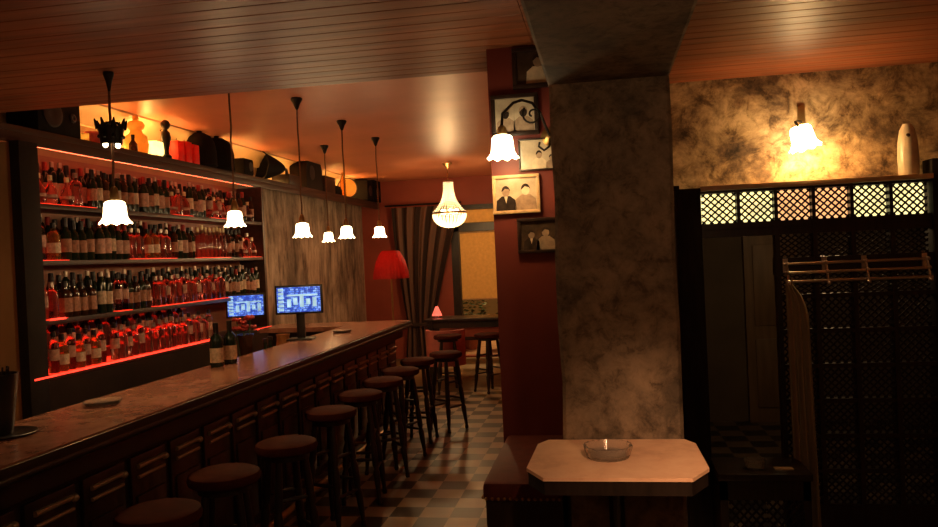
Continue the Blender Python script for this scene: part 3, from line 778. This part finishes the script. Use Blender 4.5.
pendant('small bell pendant hanging behind the bar line, by the stained wall', (-3.2, 8.86, 3.15), 1.03, .9)

# ------------------------------------------------------------------ chandelier
ch = thing('chandelier', 'crystal bead chandelier with glowing basket over the far aisle', 'chandelier', (-2.2, 11.3, 3.15))
MB().lathe([(1e-4, 0), (.07, 0), (.075, -.012), (.03, -.05), (.008, -.07)], 18).build('ceiling_rose', MAT['brass'], ch)
MB().tube([(0, 0, -.06), (0, 0, -.27)], .007).build('chain', MAT['brass'], ch)
MB().lathe([(.06, -.26), (.075, -.265), (.075, -.285), (.06, -.29), (.06, -.26)], 24, cap=False).build('top_ring', MAT['brass'], ch)
MB().lathe([(.235, -.72), (.25, -.725), (.25, -.75), (.235, -.755), (.235, -.72)], 32, cap=False).build('basket_ring', MAT['brass'], ch)
up, dn = MB(), MB()
NS = 26
for j in range(NS):
    a = 2 * PI * j / NS
    for k in range(18):
        u = k / 17
        r = .070 + .170 * u ** 2.8
        up.lathe([(1e-4, -.010), (.010, 0), (1e-4, .010)], 6, (r * math.cos(a), r * math.sin(a), -.29 - .43 * u))
    for k in range(13):
        u = (k + .5) / 13
        r = .245 * math.cos(u * PI / 2) ** .8
        dn.lathe([(1e-4, -.014), (.014, 0), (1e-4, .014)], 6, (r * math.cos(a), r * math.sin(a), -.755 - .185 * math.sin(u * PI / 2)))
up.build('bead_canopy', MAT['bead'], ch, smooth=False)
dn.build('bead_basket', MAT['bead_lit'], ch, smooth=False)
for j in range(5):
    a = 2 * PI * j / 5
    MB().ball((.11 * math.cos(a), .11 * math.sin(a), -.72), .028, 10, 1.3).build('bulb', MAT['bulb'], ch)
point('chandelier_light', (0, 0, -1.02), 28.0, WARM, .06, ch)
point('chandelier_light', (0, 0, -.62), 16.0, WARM, .05, ch)

# ------------------------------------------------------------------ red floor lamp
fl = thing('floor_lamp', 'standing lamp with red pleated shade behind the bar end', 'lamp', (-2.88, 10.4, 0))
MB().lathe([(.15, 0), (.16, .012), (.14, .03), (.03, .05)], 24).build('base', MAT['iron'], fl)
MB().tube([(0, 0, .04), (0, 0, 1.6)], .014).build('pole', MAT['brass'], fl)
MB().lathe([(.245, 1.52), (.235, 1.60), (.20, 1.74), (.15, 1.84), (.115, 1.885), (.112, 1.883), (.147, 1.837), (.197, 1.737), (.232, 1.6), (.242, 1.52)], 96, cap=False, wob=lambda k, a, q, z: (q * (1 + .018 * math.cos(32 * a)), z)).build('shade', MAT['redshade'], fl)
MB().ball((0, 0, 1.67), .03, 10, 1.3).build('bulb', MAT['bulb'], fl)
MB().lathe([(.24, 1.50), (.248, 1.50), (.248, 1.525), (.24, 1.525), (.24, 1.5)], 48, cap=False).build('trim', MAT['redshade'], fl)
point('floor_lamp_light', (0, 0, 1.70), 3.8, (1.0, .5, .2), .03, fl)

# ------------------------------------------------------------------ curtain on the end wall
cu = thing('curtain', 'dark striped curtain gathered to one side of the end window', 'curtain', (-3.1, YE - .2, 0))
grid = []
R_ = 36
for i in range(R_ + 1):
    v = i / R_
    z = 2.66 - v * 2.655
    tie = .62
    if z > tie:
        u_ = (2.66 - z) / (2.66 - tie)
        xl = -.50 + (.20) * u_ ** 1.5; xr = .76 + (-.58) * u_ ** .8
    else:
        u_ = (tie - z) / tie
        xl = -.30 - .06 * u_; xr = .18 + .10 * u_
    row = []
    for j in range(61):
        q = j / 60
        row.append(Vector((xl + (xr - xl) * q, .045 * math.sin(q * 2 * PI * 7.5 + .4 * v), z)))
    grid.append(row)
MB().sheet(grid, .012).build('drape', MAT['drape'], cu)
MB().tube([(-.62, 0.02, 2.70), (.74, 0.02, 2.70)], .016).build('rod', MAT['iron'], cu)
MB().lathe([(.0, 0), (.235, -.03), (.24, 0), (.235, .03), (.0, 0)][1:4], 28, wob=lambda k, a, q, z: (q if abs(math.cos(a)) > .0 else q, z), cap=False).build('tieback', MAT['drape'], cu, (-.08, .0, .62)).scale = (1, .36, 1)

# ------------------------------------------------------------------ far table, stools, lamp
def turned_leg(h, r=.022):
    prof = [(r * .7, 0), (r * .85, .02), (r * .6, .04), (r, h * .22), (r * 1.15, h * .30), (r * .7, h * .34), (r * 1.05, h * .38), (r * 1.1, h * .55), (r * .7, h * .60), (r * 1.1, h * .64), (r * .9, h * .85), (r * .75, h)]
    return prof
def stool(label, loc, rz, h=.80, rs=.165, group='bar stools'):
    t = thing('bar_stool', label, 'stool', loc, rz, group)
    MB().lathe([(1e-4, h - .06), (rs * .93, h - .06), (rs, h - .05), (rs * 1.02, h - .03), (rs * .98, h - .012), (rs * .85, h - .003), (1e-4, h)], 28).build('seat', MAT['seat'], t)
    MB().lathe([(rs * .72, h - .095), (rs * .74, h - .095), (rs * .74, h - .06), (rs * .72, h - .06), (rs * .72, h - .095)], 24, cap=False).build('apron', MAT['wood'], t)
    spread, topr = .185, .10
    L = math.sqrt((h - .06) ** 2 + (spread - topr) ** 2)
    tilt = math.atan2(spread - topr, h - .06)
    leg = None
    for q in range(4):
        a = PI / 4 + q * PI / 2
        if leg is None:
            leg = MB().lathe(turned_leg(L - .002), 10).build('leg', MAT['wood'], t)
            o = leg
        else:
            o = leg.copy(); COL.objects.link(o); o.parent = t
        o.location = (spread * math.cos(a), spread * math.sin(a), .005)
        o.rotation_euler = (0, -tilt, a)
    for q in range(4):
        for zz in ((.25, .50) if q % 2 == 0 else (.32,)):
            a, b_ = PI / 4 + q * PI / 2, PI / 4 + (q + 1) * PI / 2
            r = spread - (spread - topr) * zz / (h - .06)
            MB().tube([(r * math.cos(a), r * math.sin(a), zz), ((r * math.cos(a) + r * math.cos(b_)) / 2, (r * math.sin(a) + r * math.sin(b_)) / 2, zz), (r * math.cos(b_), r * math.sin(b_), zz)], [.009, .013, .009], 8).build('stretcher', MAT['wood'], t)
    return t
S0 = stool('bar stool nearest the viewer, seat only just showing, in the row along the bar', (-1.80, 2.86, 0), .3)
for k, y in enumerate((3.41, 4.0, 4.87, 5.5, 6.1, 6.66, 7.3)):
    dup(S0, (-1.80 + (.06 if k == 1 else 0), y, 0), .3 + .47 * k, f'{ORD[k + 1]} bar stool counted from the near end of the panelled bar')
dup(S0, (-1.62, 7.78, 0), 1.0, 'last bar stool at the far corner of the panelled bar, standing out slightly')
ft = thing('high_table', 'dark high table below the end window with stools before it', 'table', (-1.9, 11.02, 0))
MB().box(-.62, .85, -.32, .32, .855, .895, bev=.005).build('tabletop', MAT['wood'], ft)
MB().box(-.55, .78, -.26, .26, .76, .855).build('apron', MAT['wood'], ft)
for sx in (-.55, .77):
    for sy in (-.25, .25):
        MB().box(sx - .03, sx + .03, sy - .03, sy + .03, 0, .855).build('leg', MAT['wood'], ft)
dup(S0, (-2.03, 9.92, 0), .2, 'dark stool before the high table, in front of the pink chair', 'stools at the high table').scale = (1.1, 1.1, .95)
dup(S0, (-1.50, 9.95, 0), .8, 'dark stool before the high table, half hidden by the oxblood wall', 'stools at the high table').scale = (1.1, 1.1, .95)
pc = thing('tub_chair', 'pink tub chair between the dark stool and the high table', 'chair', (-2.16, 10.42, 0))
cs = []
for k in range(15):
    a = PI * (1.0 + k / 14) + 0
    cs.append((.27 * math.cos(a), .27 * math.sin(a)))
pcb = MB()
outer = [(x, y) for x, y in cs]; inner = [(x * .84, y * .84) for x, y in reversed(cs)]
pcb.prism(outer + inner, 'z', .30, .78)
pcb.build('backrest', MAT['pink'], pc)
MB().lathe([(1e-4, .32), (.25, .32), (.27, .36), (.26, .45), (1e-4, .47)], 24).build('seat', MAT['pink'], pc)
for q in range(4):
    a = PI / 4 + q * PI / 2
    MB().tube([(.22 * math.cos(a), .22 * math.sin(a), 0), (.18 * math.cos(a), .18 * math.sin(a), .33)], .018).build('leg', MAT['wood'], pc)
tl = thing('table_lamp', 'small glowing red cone lamp on the high table', 'lamp', (-2.38, 10.95, .895))
MB().lathe([(.05, 0), (.05, .012), (.012, .02), (.010, .04)], 16).build('base', MAT['iron'], tl)
MB().lathe([(.075, .035), (.02, .165), (.018, .165), (.072, .035)], 20, cap=False).build('shade', glow('red_cone_lamp', (1.0, .16, .10), 1.4, .3), tl)
MB().ball((0, 0, .07), .015, 8).build('bulb', MAT['bulb'], tl)
point('table_lamp_light', (0, 0, .22), .5, (1, .3, .2), .03, tl)

# ------------------------------------------------------------------ tills on and behind the bar
def monitor(label, loc, rz, wd, hg, lift):
    t = thing('till_monitor', label, 'monitor', loc, rz, 'till monitors')
    MB().box(-wd / 2, wd / 2, 0, .035, lift, lift + hg, bev=.004).build('casing', MAT['black'], t)
    s = MB().box(-wd / 2 + .018, wd / 2 - .018, -.003, .001, lift + .018, lift + hg - .018).build('screen', MAT['screen'], t)
    bk = MB()
    x0, z0 = -wd / 2 + .03, lift + .03
    for k in range(6): bk.box(x0, x0 + .045, -.0045, -.003, z0 + .034 * k, z0 + .034 * k + .024)
    for k in range(5): bk.box(-.08 + k * .055 - wd * .05, -.045 + k * .055 - wd * .05, -.0045, -.003, z0 + .03 + .02 * (k % 2), z0 + .10 + .012 * (k % 3))
    bk.box(-.10, wd / 2 - .04, -.0045, -.003, z0 + .125, z0 + .14)
    bk.build('screen_blocks', MAT['screenpale'], s)
    MB().box(-.035, .035, .03, .07, .01, lift + .12, bev=.006).build('stand_neck', MAT['black'], t)
    MB().box(-.11, .11, -.06, .14, 0, .014, bev=.004).build('stand_base', MAT['black'], t)
    return t
monitor('blue lit till screen on a stand at the inner edge of the bar top', (-2.60, 6.38, 1.10), .16, .41, .25, .225)
monitor('blue lit till screen at the end of the lowest back-bar shelf', (-3.74, 7.72, 1.058), .45, .40, .25, .16)

# ------------------------------------------------------------------ things on the bar
def ashtray(label, loc, r=.09, h=.04, group=None, name='ashtray'):
    t = thing(name, label, 'ashtray', loc, 0, group)
    MB().lathe([(r * .80, 0), (r * .86, .004), (r, h), (r * .93, h), (r * .76, .012), (1e-4, .010)], 40, wob=lambda k, a, q, z: (q * (1 + .022 * math.cos(20 * a)), z - (.006 if k in (2, 3) and abs(math.sin(1.5 * a)) < .14 else 0))).build('bowl', MAT['ashglass'], t)
    return t
for y, lab in ((2.84, 'dark oval tray under the black straw holder'),):
    t = thing('tray', lab, 'tray', (-2.47, y, 1.10))
    MB().lathe([(1e-4, 0), (.115, 0), (.13, .010), (.126, .012), (.112, .004), (1e-4, .004)], 32).build('plate', MAT['black'], t)
jg = thing('straw_holder', 'tall black flared holder of straws at the near end of the bar', 'holder', (-2.50, 2.84, 1.104))
MB().lathe([(.060, 0), (.062, .01), (.090, .25), (.085, .25), (.056, .012), (1e-4, .012)], 24).build('cup', MAT['black'], jg)
rr = random.Random(3)
for k in range(14):
    a, r1 = rr.uniform(0, 6.28), rr.uniform(.01, .045)
    MB().tube([(r1 * .7 * math.cos(a), r1 * .7 * math.sin(a), .016), (1.5 * r1 * math.cos(a), 1.5 * r1 * math.sin(a), .268 + rr.uniform(0, .012))], .004, 6).build('straw', MAT['black'], jg)
ashtray('shallow glass ashtray on the bar between straw holder and wine bottles', (-2.47, 3.49, 1.10), .09, .024, 'ashtrays on the bar')
ashtray('glass ashtray at the far end of the bar past the till screen', (-2.42, 6.95, 1.10), .09, .024, 'ashtrays on the bar')
for x, y, lab in ((-2.545, 4.80, 'dark wine bottle with cream label standing on the bar, nearer of a pair'), (-2.525, 4.95, 'dark wine bottle with cream label standing on the bar, farther of a pair')):
    t = thing('wine_bottle', lab, 'bottle', (x, y, 1.10), 0, 'pair of wine bottles on the bar')
    MB().lathe([(1e-4, 0), (.042, .001), (.044, .01), (.044, .165), (.038, .19), (.018, .215), (.0155, .23), (.0155, .285)], 20).build('body', MAT['green'], t)
    MB().lathe([(.0447, .03), (.0447, .125)], 20, cap=False).build('label', MAT['labelc'], t)
    MB().lathe([(.0175, .22), (.018, .289), (.01, .292)], 14).build('cap', MAT['capb'], t)
# bar tools and clutter standing on the work counter
vs = thing('flower_vase', 'tall dark vase with red flowers behind the two wine bottles', 'vase', (-2.80, 5.75, .82))
MB().lathe([(.05, 0), (.06, .02), (.065, .12), (.05, .26), (.055, .36), (.065, .40), (.058, .40), (.04, .27), (1e-4, .03)], 20).build('vessel', MAT['brownglass'], vs)
rr = random.Random(5)
for k in range(9):
    a, r1 = rr.uniform(0, 6.28), rr.uniform(.0, .085)
    c = (r1 * math.cos(a), r1 * math.sin(a), .47 + rr.uniform(-.03, .07))
    mb = MB()
    for j in range(7):
        b_ = 2 * PI * j / 7
        mb.ball((c[0] + .02 * math.cos(b_), c[1] + .02 * math.sin(b_), c[2] + .006 * (j % 2)), .017, 6, .7)
    fo = mb.build('flower', MAT['redcloth'], vs)
    MB().tube([(c[0] * .4, c[1] * .4, .06), (c[0], c[1], c[2])], .003, 6).build('stem', MAT['leafm'], fo)
sk = thing('cocktail_shaker', 'tall steel cocktail shaker by the wine bottles behind the bar', 'shaker', (-2.74, 5.38, .82))
MB().lathe([(.036, 0), (.042, .10), (.045, .19), (.043, .20)], 20).build('body', MAT['caps'], sk)
MB().lathe([(.044, .20), (.034, .26), (.018, .28), (.018, .31), (.01, .32)], 20).build('lid', MAT['caps'], sk)
for k, (x, y, lab) in enumerate(((-2.74, 5.98, 'dark green squat bottle behind the bar beyond the vase'), (-2.78, 6.16, 'dark green squat bottle next to the orange pitcher'))):
    lathe_thing('squat_bottle', lab, 'bottle', (x, y, .82), [(.05, 0), (.055, .02), (.055, .18), (.03, .24), (.018, .27), (.018, .33)], 'green', parts=(('cap', [(.021, .31), (.021, .34)], 'capb'),))
pit = thing('pitcher', 'orange glazed pitcher behind the bar below the till screen', 'pitcher', (-2.82, 6.52, .82))
MB().lathe([(.055, 0), (.075, .06), (.08, .14), (.06, .24), (.055, .30), (.062, .32), (.056, .32), (.05, .29), (1e-4, .05)], 22).build('vessel', MAT['orangefruit'], pit)
MB().tube([(.055, 0, .28), (.11, 0, .25), (.12, 0, .18), (.08, 0, .11)], .009).build('handle', MAT['orangefruit'], pit)

# ------------------------------------------------------------------ oxblood wall: photographs and sconce
def person_shape(mb, x, z, s, dy):
    # seated half figure: shoulders and head
    mb.prism([(x - .30 * s, z), (x + .30 * s, z), (x + .27 * s, z + .30 * s), (x + .12 * s, z + .42 * s), (x - .12 * s, z + .42 * s), (x - .27 * s, z + .30 * s)], 'y', dy, dy - .0006)
def head_shape(mb, x, z, s, dy):
    mb.prism([(x + .115 * s * math.cos(a), z + .15 * s * math.sin(a)) for a in [2 * PI * k / 14 for k in range(14)]], 'y', dy - .0002, dy - .0009)
def picture(label, x0, x1, z0, z1, fw, fm, pm, figs, tilt=0.0, group='framed photographs on the oxblood wall'):
    cx, cz = (x0 + x1) / 2, (z0 + z1) / 2
    wd, hg = x1 - x0, z1 - z0
    t = thing('framed_photograph', label, 'picture', (cx, 3.90, cz), 0, group)
    t.rotation_euler = (0, tilt, 0)
    a, b_ = wd / 2, hg / 2
    fr = MB()
    fr.box(-a, a, -.022, 0, b_ - fw, b_, bev=.003).box(-a, a, -.022, 0, -b_, -b_ + fw, bev=.003)
    fr.box(-a, -a + fw, -.022, 0, -b_ + fw, b_ - fw, bev=.003).box(a - fw, a, -.022, 0, -b_ + fw, b_ - fw, bev=.003)
    fr.build('frame', MAT[fm], t)
    ph = MB().box(-a + fw, a - fw, -.010, -.002, -b_ + fw, b_ - fw).build('photograph', MAT[pm], t, smooth=False)
    for (fx, fz, fs, body, hd) in figs:
        mb = MB(); person_shape(mb, fx * wd, -b_ + fw, fs * hg, -.010)
        mb.build('figure', MAT[body], ph, smooth=False)
        mb = MB(); head_shape(mb, fx * wd, -b_ + fw + fs * hg * .55, fs * hg, -.010)
        mb.build('head', MAT[hd], ph, smooth=False)
        ss, hz, hx = fs * hg, -b_ + fw + fs * hg * .55, fx * wd
        mb = MB().prism([(hx + .125 * ss * math.cos(q), hz + .165 * ss * math.sin(q)) for q in [PI * k / 10 for k in range(11)]] + [(hx - .10 * ss, hz + .01 * ss), (hx - .02 * ss, hz + .085 * ss), (hx + .09 * ss, hz + .06 * ss)], 'y', -.0108, -.0115)
        mb.build('hair', MAT['fig_d' if hd != 'fig_d' else 'fig_m'], ph, smooth=False)
        if body == 'fig_d':
            mb = MB().prism([(hx - .05 * ss, hz - .14 * ss), (hx + .05 * ss, hz - .14 * ss), (hx, hz - .34 * ss)], 'y', -.0107, -.0113)
            mb.build('shirt_front', MAT['fig_l'], ph, smooth=False)
picture('topmost black-framed photograph of a person in pale dress, by the ceiling', -.405, -.17, 2.575, 2.778, .022, 'darkframe', 'photodark', [(.04, 0, 1.0, 'fig_l', 'fig_m')])
picture('dark-framed photograph with people, second from the ceiling behind the lamp arm', -.520, -.285, 2.345, 2.552, .020, 'darkframe', 'photo', [(-.2, 0, .8, 'fig_m', 'fig_d'), (.18, 0, .85, 'fig_m', 'fig_d')])
picture('thin-framed pale photograph reflecting the lamp, third from the ceiling', -.392, -.19, 2.165, 2.325, .008, 'darkframe', 'photo', [(.0, 0, .8, 'fig_l', 'fig_m'), (.3, 0, .6, 'fig_m', 'fig_m')])
picture('pale gold framed photograph of a man and woman seated together', -.531, -.295, 1.957, 2.150, .016, 'paleframe', 'photo', [(-.22, 0, .9, 'fig_d', 'fig_m'), (.2, 0, .95, 'fig_m', 'fig_l')])
picture('lowest dark photograph in black frame beside the pillar', -.415, -.20, 1.755, 1.93, .016, 'darkframe', 'photodark', [(-.18, 0, .8, 'fig_d', 'fig_m'), (.15, 0, .9, 'fig_m', 'fig_m')])
ws = thing('wall_sconce', 'scrolled iron wall sconce with glowing bell shade on the oxblood wall', 'lamp', (-.20, 3.90, 2.325))
MB().lathe([(.045, 0), (.05, .006), (.03, .02), (.012, .03)], 18).build('backplate', MAT['brass'], ws, (-.03, 0, 0), rot=(PI / 2, 0, 0))
SXc, SYc = -.248, -.20      # shade centre relative to the plate
arm = [(-.03, -.02, 0), (-.05, -.05, .05), (-.07, -.085, .11), (-.105, -.12, .155), (-.15, -.16, .165), (-.19, -.185, .15), (SXc + .005, SYc + .005, .10), (SXc, SYc, .03)]
MB().tube(arm, .007, 8).build('arm', MAT['iron'], ws)
sp = []
for k in range(22):
    a = k / 21 * 2.6 * PI
    r = .052 - .044 * k / 21
    sp.append((-.105 + r * math.cos(a + 2.4), -.12, .10 + r * math.sin(a + 2.4)))
MB().tube(sp, .005, 8).build('scroll', MAT['iron'], ws)
MB().tube([(-.03, -.02, 0), (-.035, -.05, -.05), (-.06, -.07, -.07), (-.085, -.075, -.05), (-.08, -.07, -.03)], .006, 8).build('tail_scroll', MAT['iron'], ws)
MB().lathe([(.008, .045), (.02, .035), (.024, 0)], 14).build('shade_holder', MAT['brass'], ws, (SXc, SYc, 0))
bell(MB(), .90, 0).build('shade', MAT['shade'], ws, (SXc, SYc, 0))
MB().ball((SXc, SYc, -.05), .02, 10, 1.3).build('bulb', MAT['bulb'], ws)
point('sconce_light', (SXc, SYc, -.14), 2.2, WARM, .05, ws)

# ------------------------------------------------------------------ bench and table by the pillar
bn = thing('bench', 'high dark red leather bench with studded front edge beside the pillar', 'bench', (-.352, 3.47, 0))
MB().box(-.16, .16, -.42, .42, .775, .85, bev=.022).build('seat', MAT['leather'], bn)
MB().box(-.15, .155, -.40, .42, 0, .775).build('base', MAT['wood'], bn)
studs = MB()
for k in range(13): studs.ball((-.145 + .0242 * k, -.421, .787), .007, 6)
for k in range(32): studs.ball((-.161, -.40 + .0255 * k, .787), .007, 6)
studs.build('studs', MAT['brass'], bn)
tb = thing('pillar_table', 'tan marble table with clipped corners fixed to the pillar', 'table', (.012, 2.87, 1.0))
TX0, TX1, TY0, TY1 = -.308, .312, -.265, .272
cl = .058
tp = [(TX0 + cl * 1.15, TY0), (TX1 - cl * 1.15, TY0), (TX1, TY0 + cl * 2.1), (TX1 - .005, TY1 - cl * 1.2), (TX1 - .04, TY1), (TX0 + .05, TY1), (TX0 + .012, TY1 - cl * 1.2), (TX0, TY0 + cl * 2.1)]
MB().prism(tp, 'z', -.012, 0).build('tabletop', MAT['marble2'], tb, smooth=False)
ap = [(x * .985, y * .985) for x, y in tp]
MB().prism(ap, 'z', -.060, -.012).build('apron', MAT['matte'], tb, smooth=False)
br = MB().box(-.02, .02, -.10, .272, -.10, -.06).tube([(0, .25, -.40), (0, -.05, -.085)], .014).box(-.03, .03, .255, .275, -.45, -.06)
br.build('bracket', MAT['iron'], tb)
at_ = ashtray('thick round cut-glass ashtray on the tan marble table', (-.012, 2.87, 1.0), .088, .046)

# ------------------------------------------------------------------ lattice screen
PY0, PY1 = 4.93, 5.01
ls = thing('lattice_screen', 'dark wooden lattice screen with backlit top row and open doorway', 'screen', (1.2, 4.97, 0))
def L(x0, x1, z0, z1, y0=PY0, y1=PY1): return (x0 - 1.2, x1 - 1.2, y0 - 4.97, y1 - 4.97, z0, z1)
CX = [.600, .822, 1.038, 1.252, 1.466, 1.682, 1.894]      # cell boundaries across
ZR = [2.085, 1.868, 1.640, 1.425, 1.215, 1.005, .795, .585, .375, .165]
MB().box(*L(.455, .600, 0, 2.105, 4.90, 5.04), bev=.006).box(*L(.44, .475, 2.105, 2.125, 4.89, 5.05)).build('end_post', MAT['matte'], ls)
MB().box(*L(1.894, 2.02, 0, 2.20, 4.90, 5.04), bev=.006).build('end_post', MAT['matte'], ls)
MB().box(*L(.60, 1.894, 2.083, 2.112, 4.88, 5.10), bev=.003).build('top_rail', MAT['paleframe'], ls)  # pale colour on this rail stands in for lamplight along the ledge
rails = MB()
rails.box(*L(.60, 1.894, 2.068, 2.083)).box(*L(.60, 1.894, 1.845, 1.885))
rails.build('header_rail', MAT['wood'], ls)
rails = MB()
rails.box(*L(1.02, 1.894, 1.56, 1.66)).box(*L(.60, 1.894, 1.80, 1.848)).build('middle_rail', MAT['wood'], ls)
for z in ZR[3:]:
    MB().box(*L(1.038, 1.894, z - .012, z + .012, PY0 + .005, PY1 - .005)).build('rail', MAT['wood'], ls)
for k, x in enumerate(CX[1:-1]):
    MB().box(*L(x - .010, x + .010, 1.868, 2.07, PY0 + .005, PY1 - .005)).build('stile', MAT['wood'], ls)
    if x > 1.0: MB().box(*L(x - .013, x + .013, 0, 1.86, PY0 + .003, PY1 - .003)).build('stile', MAT['wood'], ls)
MB().box(*L(1.038, 1.894, 0, .165)).build('bottom_board', MAT['wood'], ls)
def lattice(wd, hg, pitch, bw):
    mb = MB()
    n = int((wd + hg) / pitch) + 1
    for sgn in (1, -1):
        for k in range(-n, n + 1):
            c = k * pitch
            # line x*sgn - z = c within the rectangle
            pts = []
            for x in (-wd / 2, wd / 2):
                z = x * sgn - c
                if -hg / 2 <= z <= hg / 2: pts.append((x, z))
            for z in (-hg / 2, hg / 2):
                x = (z + c) * sgn
                if -wd / 2 < x < wd / 2: pts.append((x, z))
            if len(pts) < 2: continue
            p, q = pts[0], pts[-1]
            if math.hypot(p[0] - q[0], p[1] - q[1]) < .01: continue
            dx, dz = q[0] - p[0], q[1] - p[1]; l = math.hypot(dx, dz)
            nx, nz = -dz / l * bw / 2, dx / l * bw / 2
            yy = .0 if sgn > 0 else .006
            mb.prism([(p[0] + nx, p[1] + nz), (q[0] + nx, q[1] + nz), (q[0] - nx, q[1] - nz), (p[0] - nx, p[1] - nz)], 'y', yy, yy + .006)
    return mb
la = None
def put_lattice(x0, x1, z0, z1):
    global la
    wd, hg = x1 - x0, z1 - z0
    if la is None:
        la = lattice(.2, .2, .045, .0105).build('lattice_panel', MAT['lattice'], ls, smooth=False); o = la
    else:
        o = la.copy(); COL.objects.link(o); o.parent = ls
    o.location = ((x0 + x1) / 2 - 1.2, -.012, (z0 + z1) / 2); o.scale = (wd / .2, 1, hg / .2)
for k in range(6):
    a, b_ = CX[k] + .01, CX[k + 1] - .01
    put_lattice(a, b_, 1.885, 2.068)
    MB().box(*L(a, b_, 1.885, 2.068, 5.0, 5.008)).build('lit_pane', MAT['pane_o'] if k in (2, 3) else MAT['pane_c'], ls)
for k in range(2, 6):
    a, b_ = CX[k] + .012, CX[k + 1] - .012
    put_lattice(a, b_, 1.66, 1.80)
    for z1, z0 in zip(ZR[2:], ZR[3:]):
        if z1 > 1.5: put_lattice(a, b_, z0 + .012, 1.56); continue
        put_lattice(a, b_, z0 + .012, z1 - .012)
# lattice-fronted bench in the doorway with ashtray
bx = thing('lattice_bench', 'low dark bench with lattice front before the open doorway', 'bench', (.84, 4.66, 0))
MB().box(-.26, .24, -.17, .20, .44, .48, bev=.005).build('seat', MAT['wood'], bx)
MB().box(-.25, .23, -.15, -.12, .33, .44).box(-.25, -.21, -.15, .18, 0, .44).box(.19, .23, -.15, .18, 0, .44).box(-.25, .23, -.15, -.12, 0, .1).build('frame', MAT['wood'], bx)
for k in range(2):
    lb = la.copy(); COL.objects.link(lb); lb.parent = bx; lb.location = (-.105 + .2 * k, -.14, .215); lb.scale = (.98, 1, 1.12)
ashtray('fluted glass ashtray on the low lattice-fronted bench', (.80, 4.62, .48), .06, .05, None, 'ashtray')
nk = MB().box(-.05, .05, -.025, .025, 0, .006, bev=.002).build('folded_napkin', MAT['napkin'], None, (.95, 4.60, .48))
tag(nk, 'folded pale paper napkin on the low lattice-fronted bench', 'napkin')
# coat rail
cr = thing('coat_rail', 'chrome triple-bar coat rail fixed across the lattice screen', 'coat rail', (1.46, 4.93, 1.57))
for k, (dy, dz) in enumerate(((-.040, .052), (-.056, 0.0), (-.072, -.052))):
    MB().tube([(-.40, dy, dz), (.40, dy, dz)], .0095, 10).build('bar', MAT['chrome'], cr)
for x in (-.385, -.165, .055, .385):
    MB().tube([(x, 0, .056), (x, -.040, .056), (x, -.056, .004), (x, -.072, -.05), (x, -.085, -.066)], .007, 8).ball((x, -.085, -.066), .013, 8).ball((x, -.066, .004), .012, 8).ball((x, -.05, .056), .011, 8).box(x - .014, x + .014, -.006, 0, .0, .085).build('bracket', MAT['chrome'], cr)
# cloth hanging from the rail
hc = thing('hanging_cloth', 'long olive-brown cloth hanging in folds from the coat rail end', 'cloth', (1.09, 4.80, 1.50))
grid = []
for i in range(25):
    v = i / 24
    z = -1.46 * v
    xl = -.045 + .01 * v; xr = .0 + .075 * min(1, v * 9) ** .6 + .03 * v
    grid.append([Vector((xl + (xr - xl) * j / 28, (.012 + .022 * v) * math.sin(j / 28 * 2 * PI * 3.2 + v), z)) for j in range(29)])
MB().sheet(grid, .010).build('folds', MAT['cloth'], hc)
MB().tube([(-.01, 0, -.01), (-.012, -.002, .03), (-.005, .0, .045)], .006, 8).build('loop', MAT['cloth'], hc)
# ceramic vase on the screen's top rail
vz = thing('ceramic_vase', 'slender cream ceramic vase on top of the lattice screen', 'vase', (1.80, 4.985, 2.112))
MB().lathe([(.050, 0), (.055, .01), (.058, .10), (.054, .20), (.042, .27), (.026, .30), (.024, .305), (.014, .305), (.02, .26), (1e-4, .05)], 24).build('vessel', MAT['ceramic'], vz)
MB().lathe([(1e-4, 0), (.012, 0), (.010, .004), (1e-4, .005)], 12).build('spot', MAT['fig_d'], vz, (-.012, -.047, .235), rot=(PI / 2 - .3, 0, 0))
# sconce on the ochre wall
oc = thing('wall_sconce', 'wall sconce with tilted glowing bell shade on the ochre wall', 'lamp', (1.24, YW, 2.50))
MB().box(-.022, .022, -.018, 0, -.07, .09, bev=.006).build('backplate', MAT['brass'], oc)
MB().tube([(0, -.015, -.03), (-.02, -.07, -.02), (-.05, -.12, -.02), (-.07, -.15, -.03), (-.055, -.16, -.06)], .008, 8).build('arm', MAT['iron'], oc)
bell(MB(), 1.12, 0).build('shade', MAT['shade_strong'], oc, (-.05, -.16, -.055), rot=(math.radians(12), math.radians(-16), 0))
MB().ball((-.035, -.165, -.12), .024, 10, 1.3).build('bulb', MAT['bulb'], oc)
point('sconce_light', (-.03, -.20, -.20), 13, (1.0, .60, .22), .05, oc)
